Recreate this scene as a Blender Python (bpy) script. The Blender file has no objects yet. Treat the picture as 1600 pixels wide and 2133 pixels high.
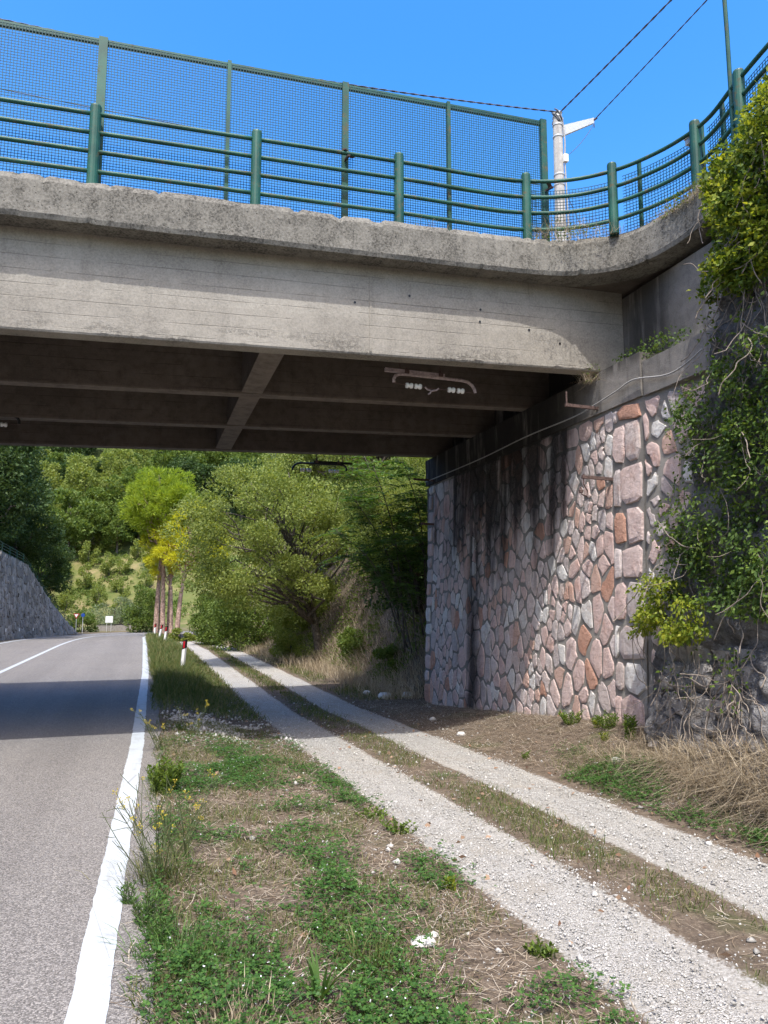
import bpy, math, random
import numpy as np
from mathutils import Vector

random.seed(7)
RNG = np.random.default_rng(11)
sc = bpy.context.scene
COL = sc.collection

# ------------------------------------------------------------------ camera, sky, sun, exposure
# frame: x runs along the bridge (right = the stone abutment), y along the road, z up, metres
cam_d = bpy.data.cameras.new('camera')
cam = bpy.data.objects.new('camera', cam_d)
COL.objects.link(cam)
cam_d.sensor_fit = 'VERTICAL'
cam_d.sensor_height = 24.0
cam_d.lens = 24.0 * 1555.0 / 2133.0
cam_d.clip_start = 0.05
cam_d.clip_end = 2000.0
cam.location = (-2.592, -8.095, 1.65)
cam.rotation_euler = (math.radians(90 + 7.22), 0, -math.radians(17.757))
sc.camera = cam

SUN_EL, SUN_SIDE = 62.0, 20.0             # sun stands high behind the camera, a little left of the bridge's normal
SUN_AZ = 180.0 + SUN_SIDE                # clockwise from +y
sv = Vector((math.sin(math.radians(SUN_AZ)) * math.cos(math.radians(SUN_EL)),
             math.cos(math.radians(SUN_AZ)) * math.cos(math.radians(SUN_EL)),
             math.sin(math.radians(SUN_EL))))
world = bpy.data.worlds.new('World')
sc.world = world
world.use_nodes = True
wn = world.node_tree.nodes
wl = world.node_tree.links
wn.clear()
sky = wn.new('ShaderNodeTexSky')
sky.sky_type = 'NISHITA'
sky.sun_disc = False
sky.sun_elevation = math.radians(SUN_EL)
sky.sun_rotation = math.radians(SUN_AZ)
sky.altitude = 300
sky.air_density = 1.4
sky.dust_density = 4.0
sky.ozone_density = 1.0
bg = wn.new('ShaderNodeBackground')
bg.inputs['Strength'].default_value = 0.15
wo = wn.new('ShaderNodeOutputWorld')
hsv = wn.new('ShaderNodeHueSaturation')
hsv.inputs['Saturation'].default_value = 1.6
hsv.inputs['Hue'].default_value = 0.510
wl.new(sky.outputs[0], hsv.inputs['Color'])
wl.new(hsv.outputs[0], bg.inputs['Color'])
wl.new(bg.outputs[0], wo.inputs['Surface'])

sun_d = bpy.data.lights.new('sun', 'SUN')
sun_d.energy = 2.0
sun_d.angle = math.radians(0.53)
sun_d.color = (1.0, 0.99, 0.975)
sun = bpy.data.objects.new('sun', sun_d)
COL.objects.link(sun)
sun.rotation_euler = sv.to_track_quat('Z', 'Y').to_euler()

sc.view_settings.view_transform = 'Standard'
sc.view_settings.look = 'None'
sc.view_settings.exposure = 1.34
sc.view_settings.gamma = 1.0
sc.view_settings.use_curve_mapping = False
sc.cycles.max_bounces = 5
sc.cycles.diffuse_bounces = 3
sc.cycles.glossy_bounces = 2
sc.cycles.transmission_bounces = 3
sc.cycles.transparent_max_bounces = 4
sc.cycles.use_denoising = True
sc.cycles.use_light_tree = False
sc.cycles.use_adaptive_sampling = True
sc.cycles.adaptive_threshold = 0.02

# ------------------------------------------------------------------ helpers
def tag(o, label=None, cat=None, group=None, kind=None):
    if label: o['label'] = label
    if cat: o['category'] = cat
    if group: o['group'] = group
    if kind: o['kind'] = kind
    return o

def empty(name, loc=(0, 0, 0), rz=0.0):
    o = bpy.data.objects.new(name, None)
    COL.objects.link(o)
    o.location = loc
    o.rotation_euler = (0, 0, rz)
    o.empty_display_size = 0.2
    return o

def link_mesh(name, me, mat=None, parent=None):
    if mat: me.materials.append(mat)
    o = bpy.data.objects.new(name, me)
    COL.objects.link(o)
    if parent: o.parent = parent
    return o

def np_mesh(name, V, F, mat=None, parent=None, smooth=False):
    """V (n,3); F a list of int arrays (m,k), faces of k corners each"""
    me = bpy.data.meshes.new(name)
    V = np.asarray(V, dtype=np.float32)
    if not isinstance(F, (list, tuple)): F = [F]
    F = [np.asarray(f, dtype=np.int32) for f in F if len(f)]
    nl = sum(f.size for f in F)
    npoly = sum(len(f) for f in F)
    me.vertices.add(len(V))
    me.vertices.foreach_set('co', V.ravel())
    me.loops.add(nl)
    me.polygons.add(npoly)
    me.loops.foreach_set('vertex_index', np.concatenate([f.ravel() for f in F]))
    starts, k = [], 0
    for f in F:
        starts.append(k + np.arange(len(f), dtype=np.int32) * f.shape[1])
        k += f.size
    me.polygons.foreach_set('loop_start', np.concatenate(starts))
    if smooth:
        me.polygons.foreach_set('use_smooth', np.ones(npoly, dtype=bool))
    me.update(calc_edges=True)
    me.validate()
    return link_mesh(name, me, mat, parent)

class MB:
    """collects shapes for one mesh"""
    def __init__(s): s.v = []; s.f = []
    def add(s, vs, fs):
        k = len(s.v)
        s.v.extend([tuple(v) for v in vs])
        s.f.extend([tuple(i + k for i in f) for f in fs])
    def box(s, x0, x1, y0, y1, z0, z1):
        s.add([(x0, y0, z0), (x1, y0, z0), (x1, y1, z0), (x0, y1, z0), (x0, y0, z1), (x1, y0, z1), (x1, y1, z1), (x0, y1, z1)],
              [(3, 2, 1, 0), (4, 5, 6, 7), (0, 1, 5, 4), (1, 2, 6, 5), (2, 3, 7, 6), (3, 0, 4, 7)])
    def bar(s, a, b, w, h, up=(0, 0, 1)):
        a, b, up = Vector(a), Vector(b), Vector(up)
        d = (b - a).normalized()
        sd = d.cross(up)
        if sd.length < 1e-4: sd = d.cross(Vector((1, 0, 0)))
        sd.normalize()
        u2 = sd.cross(d).normalized()
        vs = []
        for p in (a, b):
            for i, j in ((-1, -1), (1, -1), (1, 1), (-1, 1)):
                vs.append(p + sd * (i * w / 2) + u2 * (j * h / 2))
        s.add(vs, [(0, 1, 2, 3), (7, 6, 5, 4), (0, 4, 5, 1), (1, 5, 6, 2), (2, 6, 7, 3), (3, 7, 4, 0)])
    def tube(s, pts, r, n=8, cap=True):
        pts = [Vector(p) for p in pts]
        rs = r if isinstance(r, (list, tuple)) else [r] * len(pts)
        ref = None
        vs, fs = [], []
        for i, p in enumerate(pts):
            d = (pts[min(i + 1, len(pts) - 1)] - pts[max(i - 1, 0)])
            if d.length < 1e-7: d = Vector((0, 0, 1))
            d.normalize()
            if ref is None:
                ref = d.cross(Vector((0, 0, 1)))
                if ref.length < 0.05: ref = d.cross(Vector((1, 0, 0)))
            ref = (ref - d * ref.dot(d))
            if ref.length < 1e-5: ref = d.orthogonal()
            ref.normalize()
            b = d.cross(ref)
            for k in range(n):
                a = 2 * math.pi * k / n
                vs.append(p + (ref * math.cos(a) + b * math.sin(a)) * rs[i])
        m = len(pts)
        for i in range(m - 1):
            for k in range(n):
                fs.append((i * n + k, i * n + (k + 1) % n, (i + 1) * n + (k + 1) % n, (i + 1) * n + k))
        if cap:
            fs.append(tuple(range(n - 1, -1, -1)))
            fs.append(tuple((m - 1) * n + k for k in range(n)))
        s.add(vs, fs)
    def lathe(s, prof, c=(0, 0, 0), axis='z', n=12):
        vs, fs = [], []
        for (r, h) in prof:
            for k in range(n):
                a = 2 * math.pi * k / n
                if axis == 'z': q = (c[0] + r * math.cos(a), c[1] + r * math.sin(a), c[2] + h)
                elif axis == 'x': q = (c[0] + h, c[1] + r * math.cos(a), c[2] + r * math.sin(a))
                else: q = (c[0] + r * math.cos(a), c[1] + h, c[2] + r * math.sin(a))
                vs.append(q)
        for i in range(len(prof) - 1):
            for k in range(n):
                fs.append((i * n + k, i * n + (k + 1) % n, (i + 1) * n + (k + 1) % n, (i + 1) * n + k))
        fs.append(tuple(range(n - 1, -1, -1)))
        fs.append(tuple((len(prof) - 1) * n + k for k in range(n)))
        s.add(vs, fs)
    def build(s, name, mat=None, parent=None, smooth=False):
        me = bpy.data.meshes.new(name)
        me.from_pydata(s.v, [], s.f)
        if smooth:
            me.polygons.foreach_set('use_smooth', np.ones(len(me.polygons), dtype=bool))
        me.update()
        return link_mesh(name, me, mat, parent)

def copy_tree(o, parent=None):
    c = o.copy()
    COL.objects.link(c)
    c.parent = parent
    for ch in list(o.children):
        copy_tree(ch, c)
    return c

def ss(a, b, x):
    t = np.clip((np.asarray(x, dtype=float) - a) / (b - a), 0, 1)
    return t * t * (3 - 2 * t)

def _hash(ix, iy, seed):
    n = (ix.astype(np.int64) * 374761393 + iy.astype(np.int64) * 668265263 + seed * 1442695041) & 0x7fffffff
    n = ((n ^ (n >> 13)) * 1274126177) & 0x7fffffff
    return ((n ^ (n >> 16)) & 0xffff) / 65535.0

def vnoise(x, y, seed=0):
    x = np.asarray(x, dtype=float); y = np.asarray(y, dtype=float)
    ix = np.floor(x); iy = np.floor(y)
    fx = x - ix; fy = y - iy
    fx = fx * fx * (3 - 2 * fx); fy = fy * fy * (3 - 2 * fy)
    a = _hash(ix, iy, seed); b = _hash(ix + 1, iy, seed); c = _hash(ix, iy + 1, seed); d = _hash(ix + 1, iy + 1, seed)
    return (a * (1 - fx) + b * fx) * (1 - fy) + (c * (1 - fx) + d * fx) * fy

def fbm(x, y, seed=0, o=4):
    s, a, t = 0.0, 0.5, 0.0
    for k in range(o):
        s = s + a * vnoise(np.asarray(x) * 2 ** k, np.asarray(y) * 2 ** k, seed + k * 17)
        t += a; a *= 0.5
    return s / t

def unit(v):
    return v / np.maximum(np.linalg.norm(v, axis=-1, keepdims=True), 1e-9)

def rand_dirs(n, rng):
    return unit(rng.normal(size=(n, 3)))

def leaf_arrays(P, D, S, W, rng, fold=0.15):
    """rhombic leaf at each P along D; two folded triangles as one quad each half"""
    n = len(P)
    R = rand_dirs(n, rng)
    side = unit(np.cross(D, R))
    nor = np.cross(side, D)
    S = np.broadcast_to(np.asarray(S, dtype=float), (n,))[:, None]
    W = np.broadcast_to(np.asarray(W, dtype=float), (n,))[:, None]
    mid = P + D * S * 0.42
    V = np.stack([P, mid + side * W * 0.5 + nor * W * fold, P + D * S, mid - side * W * 0.5 + nor * W * fold], axis=1).reshape(-1, 3)
    F = np.arange(4 * n, dtype=np.int32).reshape(-1, 4)
    return V, F

def blade_arrays(P, D, H, W, rng, droop=0.4):
    """grass blade: base pair, middle pair, tip"""
    n = len(P)
    up = np.tile(np.array([0, 0, 1.0]), (n, 1))
    ang = rng.uniform(0, 2 * np.pi, n)
    side = np.stack([np.cos(ang), np.sin(ang), np.zeros(n)], 1)
    H = np.broadcast_to(np.asarray(H, dtype=float), (n,))[:, None]
    W = np.broadcast_to(np.asarray(W, dtype=float), (n,))[:, None]
    mid = P + D * H * 0.55
    hor = D * np.array([1, 1, 0])
    tip = P + D * H * 0.95 + hor * H * droop - np.array([0, 0, 1.0]) * H * droop * 0.25
    V = np.stack([P - side * W / 2, P + side * W / 2, mid + side * W * 0.4, mid - side * W * 0.4, tip], 1).reshape(-1, 3)
    b = np.arange(n, dtype=np.int32)[:, None] * 5
    Q = b + np.array([[0, 1, 2, 3]], dtype=np.int32)
    T = b + np.array([[3, 2, 4]], dtype=np.int32)
    return V, [Q, T]

def join_arrays(parts):
    Vs, by = [], {}
    k = 0
    for V, F in parts:
        if not isinstance(F, (list, tuple)): F = [F]
        for f in F:
            f = np.asarray(f)
            by.setdefault(f.shape[1], []).append(f + k)
        Vs.append(V); k += len(V)
    return np.concatenate(Vs), [np.concatenate(v) for v in by.values()]

# ------------------------------------------------------------------ material helpers
class G:
    def __init__(s, name):
        s.mat = bpy.data.materials.new(name)
        s.mat.use_nodes = True
        s.t = s.mat.node_tree
        s.t.nodes.clear()
        s.out = s.t.nodes.new('ShaderNodeOutputMaterial')
        s.coord = None
    def n(s, typ, props=None, **ins):
        nd = s.t.nodes.new(typ)
        for k, v in (props or {}).items(): setattr(nd, k, v)
        for k, v in ins.items():
            s.put(nd.inputs[k.replace('_', ' ')], v)
        return nd
    def put(s, sock, v):
        if isinstance(v, bpy.types.NodeSocket): s.t.links.new(v, sock)
        elif isinstance(v, (int, float)) and sock.type == 'VECTOR': sock.default_value = (v, v, v)
        elif isinstance(v, tuple) and len(v) == 3 and sock.type == 'RGBA': sock.default_value = (*v, 1)
        else: sock.default_value = v
    def pos(s):
        return s.n('ShaderNodeNewGeometry').outputs['Position']
    def obj(s):
        return s.n('ShaderNodeTexCoord').outputs['Object']
    def map(s, vec, scale=(1, 1, 1), loc=(0, 0, 0)):
        m = s.n('ShaderNodeMapping')
        s.put(m.inputs['Vector'], vec); m.inputs['Scale'].default_value = scale; m.inputs['Location'].default_value = loc
        return m.outputs[0]
    def noise(s, vec, scale, detail=4, rough=0.6, dist=0.0):
        return s.n('ShaderNodeTexNoise', Vector=vec, Scale=scale, Detail=detail, Roughness=rough, Distortion=dist).outputs['Fac']
    def voro(s, vec, scale, feature='F1', out='Distance', rnd=1.0):
        return s.n('ShaderNodeTexVoronoi', {'feature': feature}, Vector=vec, Scale=scale, Randomness=rnd).outputs[out]
    def math(s, op, a, b=0.0, c=0.0, clamp=False):
        nd = s.n('ShaderNodeMath', {'operation': op, 'use_clamp': clamp})
        s.put(nd.inputs[0], a); s.put(nd.inputs[1], b)
        if len(nd.inputs) > 2: s.put(nd.inputs[2], c)
        return nd.outputs[0]
    def step(s, v, lo, hi, a=0.0, b=1.0):
        nd = s.n('ShaderNodeMapRange', {'interpolation_type': 'SMOOTHSTEP'})
        s.put(nd.inputs[0], v)
        nd.inputs[1].default_value = lo; nd.inputs[2].default_value = hi
        nd.inputs[3].default_value = a; nd.inputs[4].default_value = b
        return nd.outputs[0]
    def ramp(s, fac, cols, interp='LINEAR'):
        nd = s.n('ShaderNodeValToRGB')
        e = nd.color_ramp.elements
        while len(e) < len(cols): e.new(0.5)
        nd.color_ramp.interpolation = interp
        for el, (p, c) in zip(e, cols):
            el.position = p; el.color = (*c, 1) if len(c) == 3 else c
        s.put(nd.inputs[0], fac)
        return nd.outputs[0]
    def mix(s, fac, a, b, blend='MIX'):
        nd = s.n('ShaderNodeMix', {'data_type': 'RGBA', 'blend_type': blend})
        s.put(nd.inputs[0], fac); s.put(nd.inputs[6], a); s.put(nd.inputs[7], b)
        return nd.outputs[2]
    def sep(s, v):
        return s.n('ShaderNodeSeparateXYZ', Vector=v).outputs
    def bump(s, h, strength=0.3, dist=0.02):
        return s.n('ShaderNodeBump', Height=h, Strength=strength, Distance=dist).outputs[0]
    def bsdf(s, col, rough=0.85, normal=None, spec=0.3, metal=0.0):
        b = s.n('ShaderNodeBsdfPrincipled')
        s.put(b.inputs['Base Color'], col); s.put(b.inputs['Roughness'], rough)
        b.inputs['Specular IOR Level'].default_value = spec
        b.inputs['Metallic'].default_value = metal
        if normal: s.put(b.inputs['Normal'], normal)
        s.t.links.new(b.outputs[0], s.out.inputs['Surface'])
        return b
    def island(s):
        return s.n('ShaderNodeNewGeometry').outputs['Random Per Island']
    def rnd(s):
        return s.n('ShaderNodeObjectInfo').outputs['Random']

def leaf_mat(name, cols, trans=0.35, rough=0.55, spec=0.25, tint=(1.25, 1.15, 0.5), big=0.0):
    g = G(name)
    r = g.island()
    k = len(cols) - 1
    c = g.ramp(r, [(i / k, col) for i, col in enumerate(cols)])
    if big:
        nz = g.noise(g.pos(), big, 2, 0.5)
        c = g.mix(g.step(nz, 0.35, 0.65, 0.0, 0.5), c, g.mix(1.0, c, (1.35, 1.25, 0.8), 'MULTIPLY'))
    b = g.n('ShaderNodeBsdfPrincipled')
    g.put(b.inputs['Base Color'], c); b.inputs['Roughness'].default_value = rough
    b.inputs['Specular IOR Level'].default_value = spec
    t = g.n('ShaderNodeBsdfTranslucent')
    g.put(t.inputs['Color'], g.mix(1.0, c, tint, 'MULTIPLY'))
    m = g.n('ShaderNodeMixShader')
    m.inputs[0].default_value = trans
    g.t.links.new(b.outputs[0], m.inputs[1]); g.t.links.new(t.outputs[0], m.inputs[2])
    g.t.links.new(m.outputs[0], g.out.inputs['Surface'])
    return g.mat

def plain(name, col, rough=0.6, metal=0.0, spec=0.4, var=0.15, scale=30.0):
    g = G(name)
    n = g.noise(g.pos(), scale, 4)
    c = g.mix(g.step(n, 0.3, 0.7), tuple(x * (1 - var) for x in col), tuple(min(1, x * (1 + var)) for x in col))
    g.bsdf(c, rough, None, spec, metal)
    return g.mat

def concrete_mat(name, light, dark, boards=0.0, stain=0.5, grit=1.0, warm=None, soot=False, mott=0.55, under=None, fs=70.0, ps=38.0, honey=None):
    g = G(name)
    p = g.pos()
    big = g.noise(p, 0.9, 5, 0.65)
    mid = g.noise(p, 6.0, 6, 0.7)
    c = g.mix(g.step(big, 0.3, 0.7), dark, light)
    c = g.mix(g.step(mid, 0.42, 0.68, 0, mott), c, tuple(x * 0.55 for x in dark))
    if warm: c = g.mix(g.step(g.noise(p, 1.7, 3), 0.5, 0.75, 0, 0.6), c, warm)
    streak = g.noise(g.map(p, (5.0, 5.0, 0.35)), 1.0, 4, 0.6)
    c = g.mix(g.step(streak, 0.52, 0.72, 0, stain), c, tuple(x * 0.35 for x in dark))
    fine = g.noise(p, fs, 4, 0.8)
    c = g.mix(g.step(fine, 0.35, 0.65, 0, 0.35 * grit), c, tuple(min(1, x * 1.5) for x in light))
    pit = g.voro(p, ps)
    pits = g.step(pit, 0.0, 0.22, 1, 0)
    if honey:
        sh = g.sep(p)
        zh = g.math('SUBTRACT', sh[2], g.math('MULTIPLY', sh[0], 0.0337))
        hm = g.math('MULTIPLY', g.step(zh, honey, honey + 0.28, 1, 0), g.step(g.noise(g.map(p, (1.3, 1, 3)), 1.0, 4), 0.42, 0.6))
        hp = g.math('MULTIPLY', hm, g.step(g.noise(p, 30, 5, 0.8), 0.44, 0.6))
        pits = g.math('MAXIMUM', pits, hp)
    c = g.mix(g.math('MULTIPLY', pits, min(0.85, 0.6 * grit)), c, tuple(x * 0.3 for x in dark))
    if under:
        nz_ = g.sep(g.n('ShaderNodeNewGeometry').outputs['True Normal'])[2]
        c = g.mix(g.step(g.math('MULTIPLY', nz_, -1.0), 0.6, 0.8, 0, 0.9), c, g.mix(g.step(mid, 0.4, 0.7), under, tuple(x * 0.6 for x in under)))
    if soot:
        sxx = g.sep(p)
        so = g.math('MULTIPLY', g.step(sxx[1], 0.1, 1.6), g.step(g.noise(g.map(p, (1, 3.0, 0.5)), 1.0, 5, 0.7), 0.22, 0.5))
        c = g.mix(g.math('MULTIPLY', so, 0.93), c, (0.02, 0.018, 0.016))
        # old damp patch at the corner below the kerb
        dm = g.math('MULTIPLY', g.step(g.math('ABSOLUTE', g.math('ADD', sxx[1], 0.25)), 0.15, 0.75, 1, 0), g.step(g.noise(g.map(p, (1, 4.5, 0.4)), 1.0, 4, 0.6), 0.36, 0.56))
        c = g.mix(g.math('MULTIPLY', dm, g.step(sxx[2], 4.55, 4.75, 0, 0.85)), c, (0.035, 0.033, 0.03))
    h = g.math('ADD', g.math('MULTIPLY', fine, 0.35), g.math('MULTIPLY', mid, 0.6))
    h = g.math('SUBTRACT', h, g.math('MULTIPLY', pits, 0.5))
    if boards:
        sx = g.sep(p)
        wob = g.math('MULTIPLY', g.noise(g.map(p, (0.35, 0.35, 6)), 1.0, 3), 0.03)
        zz = g.math('SUBTRACT', g.math('ADD', sx[2], wob), g.math('MULTIPLY', sx[0], 0.0337))
        fr = g.math('FRACT', g.math('DIVIDE', zz, boards))
        line = g.step(g.math('ABSOLUTE', g.math('SUBTRACT', fr, 0.5)), 0.0, 0.035, 1, 0)
        brk = g.step(g.noise(g.map(p, (1.2, 1.2, 4)), 1.0, 3), 0.42, 0.56)
        line = g.math('MULTIPLY', line, brk)
        c = g.mix(g.math('MULTIPLY', line, 0.55), c, tuple(x * 0.4 for x in dark))
        h = g.math('SUBTRACT', h, g.math('MULTIPLY', line, 0.9))
        cell = g.n('ShaderNodeTexWhiteNoise', {'noise_dimensions': '1D'}, W=g.math('FLOOR', g.math('DIVIDE', zz, boards))).outputs['Value']
        c = g.mix(g.step(cell, 0.2, 1.0, 0, 0.22), c, tuple(x * 0.6 for x in dark))
    g.bsdf(c, 0.92, g.bump(h, 0.55, 0.02), 0.15)
    return g.mat

# ------------------------------------------------------------------ materials
M = {}
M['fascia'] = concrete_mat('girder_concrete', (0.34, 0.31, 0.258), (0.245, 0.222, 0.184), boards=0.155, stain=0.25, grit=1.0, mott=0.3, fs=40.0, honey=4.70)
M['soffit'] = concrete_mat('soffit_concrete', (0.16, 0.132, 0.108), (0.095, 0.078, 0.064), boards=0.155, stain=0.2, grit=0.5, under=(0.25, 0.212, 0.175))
M['lip'] = concrete_mat('kerb_concrete', (0.215, 0.20, 0.168), (0.07, 0.064, 0.054), stain=0.85, grit=1.6, mott=0.9, fs=34.0, ps=19.0)
M['slab'] = concrete_mat('slab_concrete', (0.18, 0.15, 0.123), (0.10, 0.083, 0.07), boards=0.155, stain=0.2, grit=0.5)
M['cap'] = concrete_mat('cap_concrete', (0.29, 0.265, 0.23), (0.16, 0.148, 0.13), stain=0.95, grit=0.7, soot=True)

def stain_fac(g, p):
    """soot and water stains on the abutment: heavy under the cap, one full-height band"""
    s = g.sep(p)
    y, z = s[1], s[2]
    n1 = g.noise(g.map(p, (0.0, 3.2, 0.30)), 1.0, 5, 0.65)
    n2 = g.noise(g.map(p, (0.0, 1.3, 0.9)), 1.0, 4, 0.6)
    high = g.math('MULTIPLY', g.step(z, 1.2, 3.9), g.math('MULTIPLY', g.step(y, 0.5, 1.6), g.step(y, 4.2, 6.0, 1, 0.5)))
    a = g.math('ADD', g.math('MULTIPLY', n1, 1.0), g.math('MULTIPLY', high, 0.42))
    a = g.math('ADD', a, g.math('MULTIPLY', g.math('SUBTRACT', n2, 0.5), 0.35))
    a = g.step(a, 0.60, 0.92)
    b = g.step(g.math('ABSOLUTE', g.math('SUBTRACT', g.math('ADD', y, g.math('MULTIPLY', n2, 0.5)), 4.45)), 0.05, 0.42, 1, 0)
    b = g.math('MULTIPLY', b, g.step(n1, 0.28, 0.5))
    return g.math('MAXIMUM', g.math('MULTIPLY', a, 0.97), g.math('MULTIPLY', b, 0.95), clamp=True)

def stone_mat(name, per_island):
    g = G(name)
    p = g.pos()
    r = g.island() if per_island else g.rnd()
    c = g.ramp(r, [(0.0, (0.74, 0.56, 0.50)), (0.2, (0.78, 0.68, 0.63)), (0.36, (0.62, 0.36, 0.26)), (0.43, (0.60, 0.53, 0.50)),
                   (0.58, (0.78, 0.62, 0.56)), (0.72, (0.68, 0.47, 0.38)), (0.80, (0.80, 0.77, 0.72)), (0.92, (0.68, 0.58, 0.53))], 'CONSTANT')
    nz = g.noise(p, 7.0, 5, 0.7)
    c = g.mix(g.step(nz, 0.35, 0.7, 0, 0.6), c, g.mix(1.0, c, (1.15, 1.12, 1.1), 'MULTIPLY'))
    c = g.mix(g.step(g.noise(p, 3.0, 4), 0.5, 0.75, 0, 0.5), c, g.mix(1.0, c, (0.85, 0.6, 0.5), 'MULTIPLY'))
    blot = g.noise(p, 13.0, 5, 0.75)
    c = g.mix(g.step(blot, 0.48, 0.66, 0, 0.55), c, g.mix(1.0, c, (0.62, 0.55, 0.52), 'MULTIPLY'))
    fine = g.noise(p, 38.0, 6, 0.8)
    c = g.mix(g.step(fine, 0.54, 0.75, 0, 0.5), c, (0.26, 0.19, 0.16))
    c = g.mix(g.step(fine, 0.28, 0.42, 0.5, 0), c, (0.72, 0.66, 0.62))
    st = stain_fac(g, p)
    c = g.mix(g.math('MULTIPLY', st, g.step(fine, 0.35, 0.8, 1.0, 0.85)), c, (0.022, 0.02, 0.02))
    h = g.math('SUBTRACT', g.math('MULTIPLY', g.noise(p, 16.0, 4, 0.6), 0.9), g.math('MULTIPLY', fine, 0.8))
    g.bsdf(c, 0.9, g.bump(h, 1.0, 0.045), 0.2)
    return g.mat
M['stone'] = stone_mat('abutment_stone', False)
M['stonesfar'] = stone_mat('abutment_stone_small', True)

g = G('mortar')
p = g.pos()
c = g.mix(g.step(g.noise(p, 2.0, 5), 0.3, 0.7), (0.21, 0.195, 0.17), (0.34, 0.315, 0.275))
fine = g.noise(p, 60, 4, 0.8)
c = g.mix(g.step(fine, 0.5, 0.8, 0, 0.4), c, (0.36, 0.33, 0.29))
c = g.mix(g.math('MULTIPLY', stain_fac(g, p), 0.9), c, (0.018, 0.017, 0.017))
g.bsdf(c, 0.95, g.bump(fine, 0.8, 0.02), 0.1)
M['mortar'] = g.mat

g = G('grey_wall_stone')
p = g.pos()
c = g.mix(g.island(), (0.17, 0.155, 0.138), (0.36, 0.33, 0.295))
c = g.mix(g.step(g.noise(p, 9, 5, 0.7), 0.4, 0.7, 0, 0.6), c, (0.12, 0.112, 0.105))
g.bsdf(c, 0.9, g.bump(g.noise(p, 30, 4), 0.6, 0.03), 0.2)
M['greystone'] = g.mat

g = G('green_paint')
p = g.pos()
n1 = g.noise(p, 9.0, 6, 0.75)
c = g.mix(g.step(g.noise(p, 2.5, 4), 0.3, 0.7), (0.008, 0.055, 0.038), (0.02, 0.105, 0.07))
nrm = g.sep(g.n('ShaderNodeNewGeometry').outputs['Normal'])
upz = g.step(nrm[2], 0.1, 0.9)
rust = g.step(g.math('ADD', n1, g.math('MULTIPLY', upz, 0.12)), 0.54, 0.68)
c = g.mix(g.math('MULTIPLY', rust, 0.85), c, (0.11, 0.085, 0.045))
c = g.mix(g.step(g.noise(p, 45, 3), 0.6, 0.75, 0, 0.6), c, (0.14, 0.12, 0.07))
g.bsdf(c, g.math('ADD', 0.5, g.math('MULTIPLY', rust, 0.35)), None, 0.35)
M['green'] = g.mat
M['mesh'] = plain('mesh_green_paint', (0.010, 0.06, 0.07), 0.55, 0, 0.3)
M['rust'] = plain('rusty_steel', (0.10, 0.065, 0.055), 0.8, 0.0, 0.3, 0.35)
M['redrust'] = plain('red_oxide_steel', (0.40, 0.32, 0.31), 0.7, 0.0, 0.3, 0.25)
M['porcelain'] = plain('white_porcelain', (0.82, 0.82, 0.78), 0.25, 0, 0.5, 0.04)
M['polecon'] = concrete_mat('pole_concrete', (0.46, 0.44, 0.40), (0.33, 0.31, 0.29), stain=0.4, grit=0.6)
M['galv'] = plain('galvanised_steel', (0.55, 0.55, 0.53), 0.45, 0.3, 0.4, 0.15)
M['cable'] = plain('cable_sheath', (0.07, 0.075, 0.085), 0.6)
M['conduit'] = plain('grey_conduit', (0.34, 0.33, 0.31), 0.6)
M['white'] = plain('white_plastic', (0.78, 0.78, 0.76), 0.5, 0, 0.4, 0.08, 6)
M['black'] = plain('black_film', (0.015, 0.015, 0.016), 0.4)
M['red'] = plain('red_reflector', (0.42, 0.012, 0.02), 0.3, 0, 0.5)
M['blue'] = plain('sign_blue', (0.02, 0.07, 0.30), 0.4)
M['bark'] = plain('grey_bark', (0.10, 0.085, 0.07), 0.9, 0, 0.1, 0.5, 14)
M['pinebark'] = plain('pine_bark', (0.36, 0.25, 0.20), 0.9, 0, 0.1, 0.45, 9)
M['deadstem'] = plain('dead_stem', (0.24, 0.20, 0.16), 0.85, 0, 0.1, 0.3, 20)
M['hay'] = plain('hay', (0.28, 0.19, 0.10), 0.95, 0, 0.1, 0.4, 25)
M['fallen'] = leaf_mat('fallen_leaf', [(0.26, 0.16, 0.10), (0.36, 0.25, 0.17), (0.20, 0.10, 0.06)], 0.1)

# ------------------------------------------------------------------ ground
def zroad(y): return -0.5 * ss(25, 58, y)

def right_edge(y): return np.interp(y, [-60, -8, -4.7, 1.6, 12, 28, 40, 46, 50, 54, 57, 59, 61], [-2.72, -2.72, -2.67, -2.52, -2.39, -2.38, -2.4, -2.2, -1.4, 0.3, 3.5, 8, 16])

def ztrack(y): return np.interp(y, [-30, -6, -2, 3, 6, 12, 25, 40, 60], [0, -0.03, -0.09, -0.2, -0.28, -0.25, -0.22, -0.4, -0.5])

def bank_foot(y): return np.interp(y, [5, 7, 15, 21, 35, 42, 50, 60], [3.4, 2.9, 2.7, 2.2, 1.9, 1.6, 3.5, 9.0])

def wall_x(y): return np.interp(y, [-60, 34, 44, 50, 54, 57.5, 70], [-9.8, -9.8, -9.3, -8.6, -7.9, -7.2, -5.0])

def wall_top(y): return np.interp(y, [-60, 0, 30, 35, 43.5, 50, 57], [7.2, 6.4, 4.75, 4.65, 4.25, 2.0, -0.45])

def depth_of(x, y): return 0.305 * (np.asarray(x) + 2.592) + 0.952 * (np.asarray(y) + 8.095)

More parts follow.
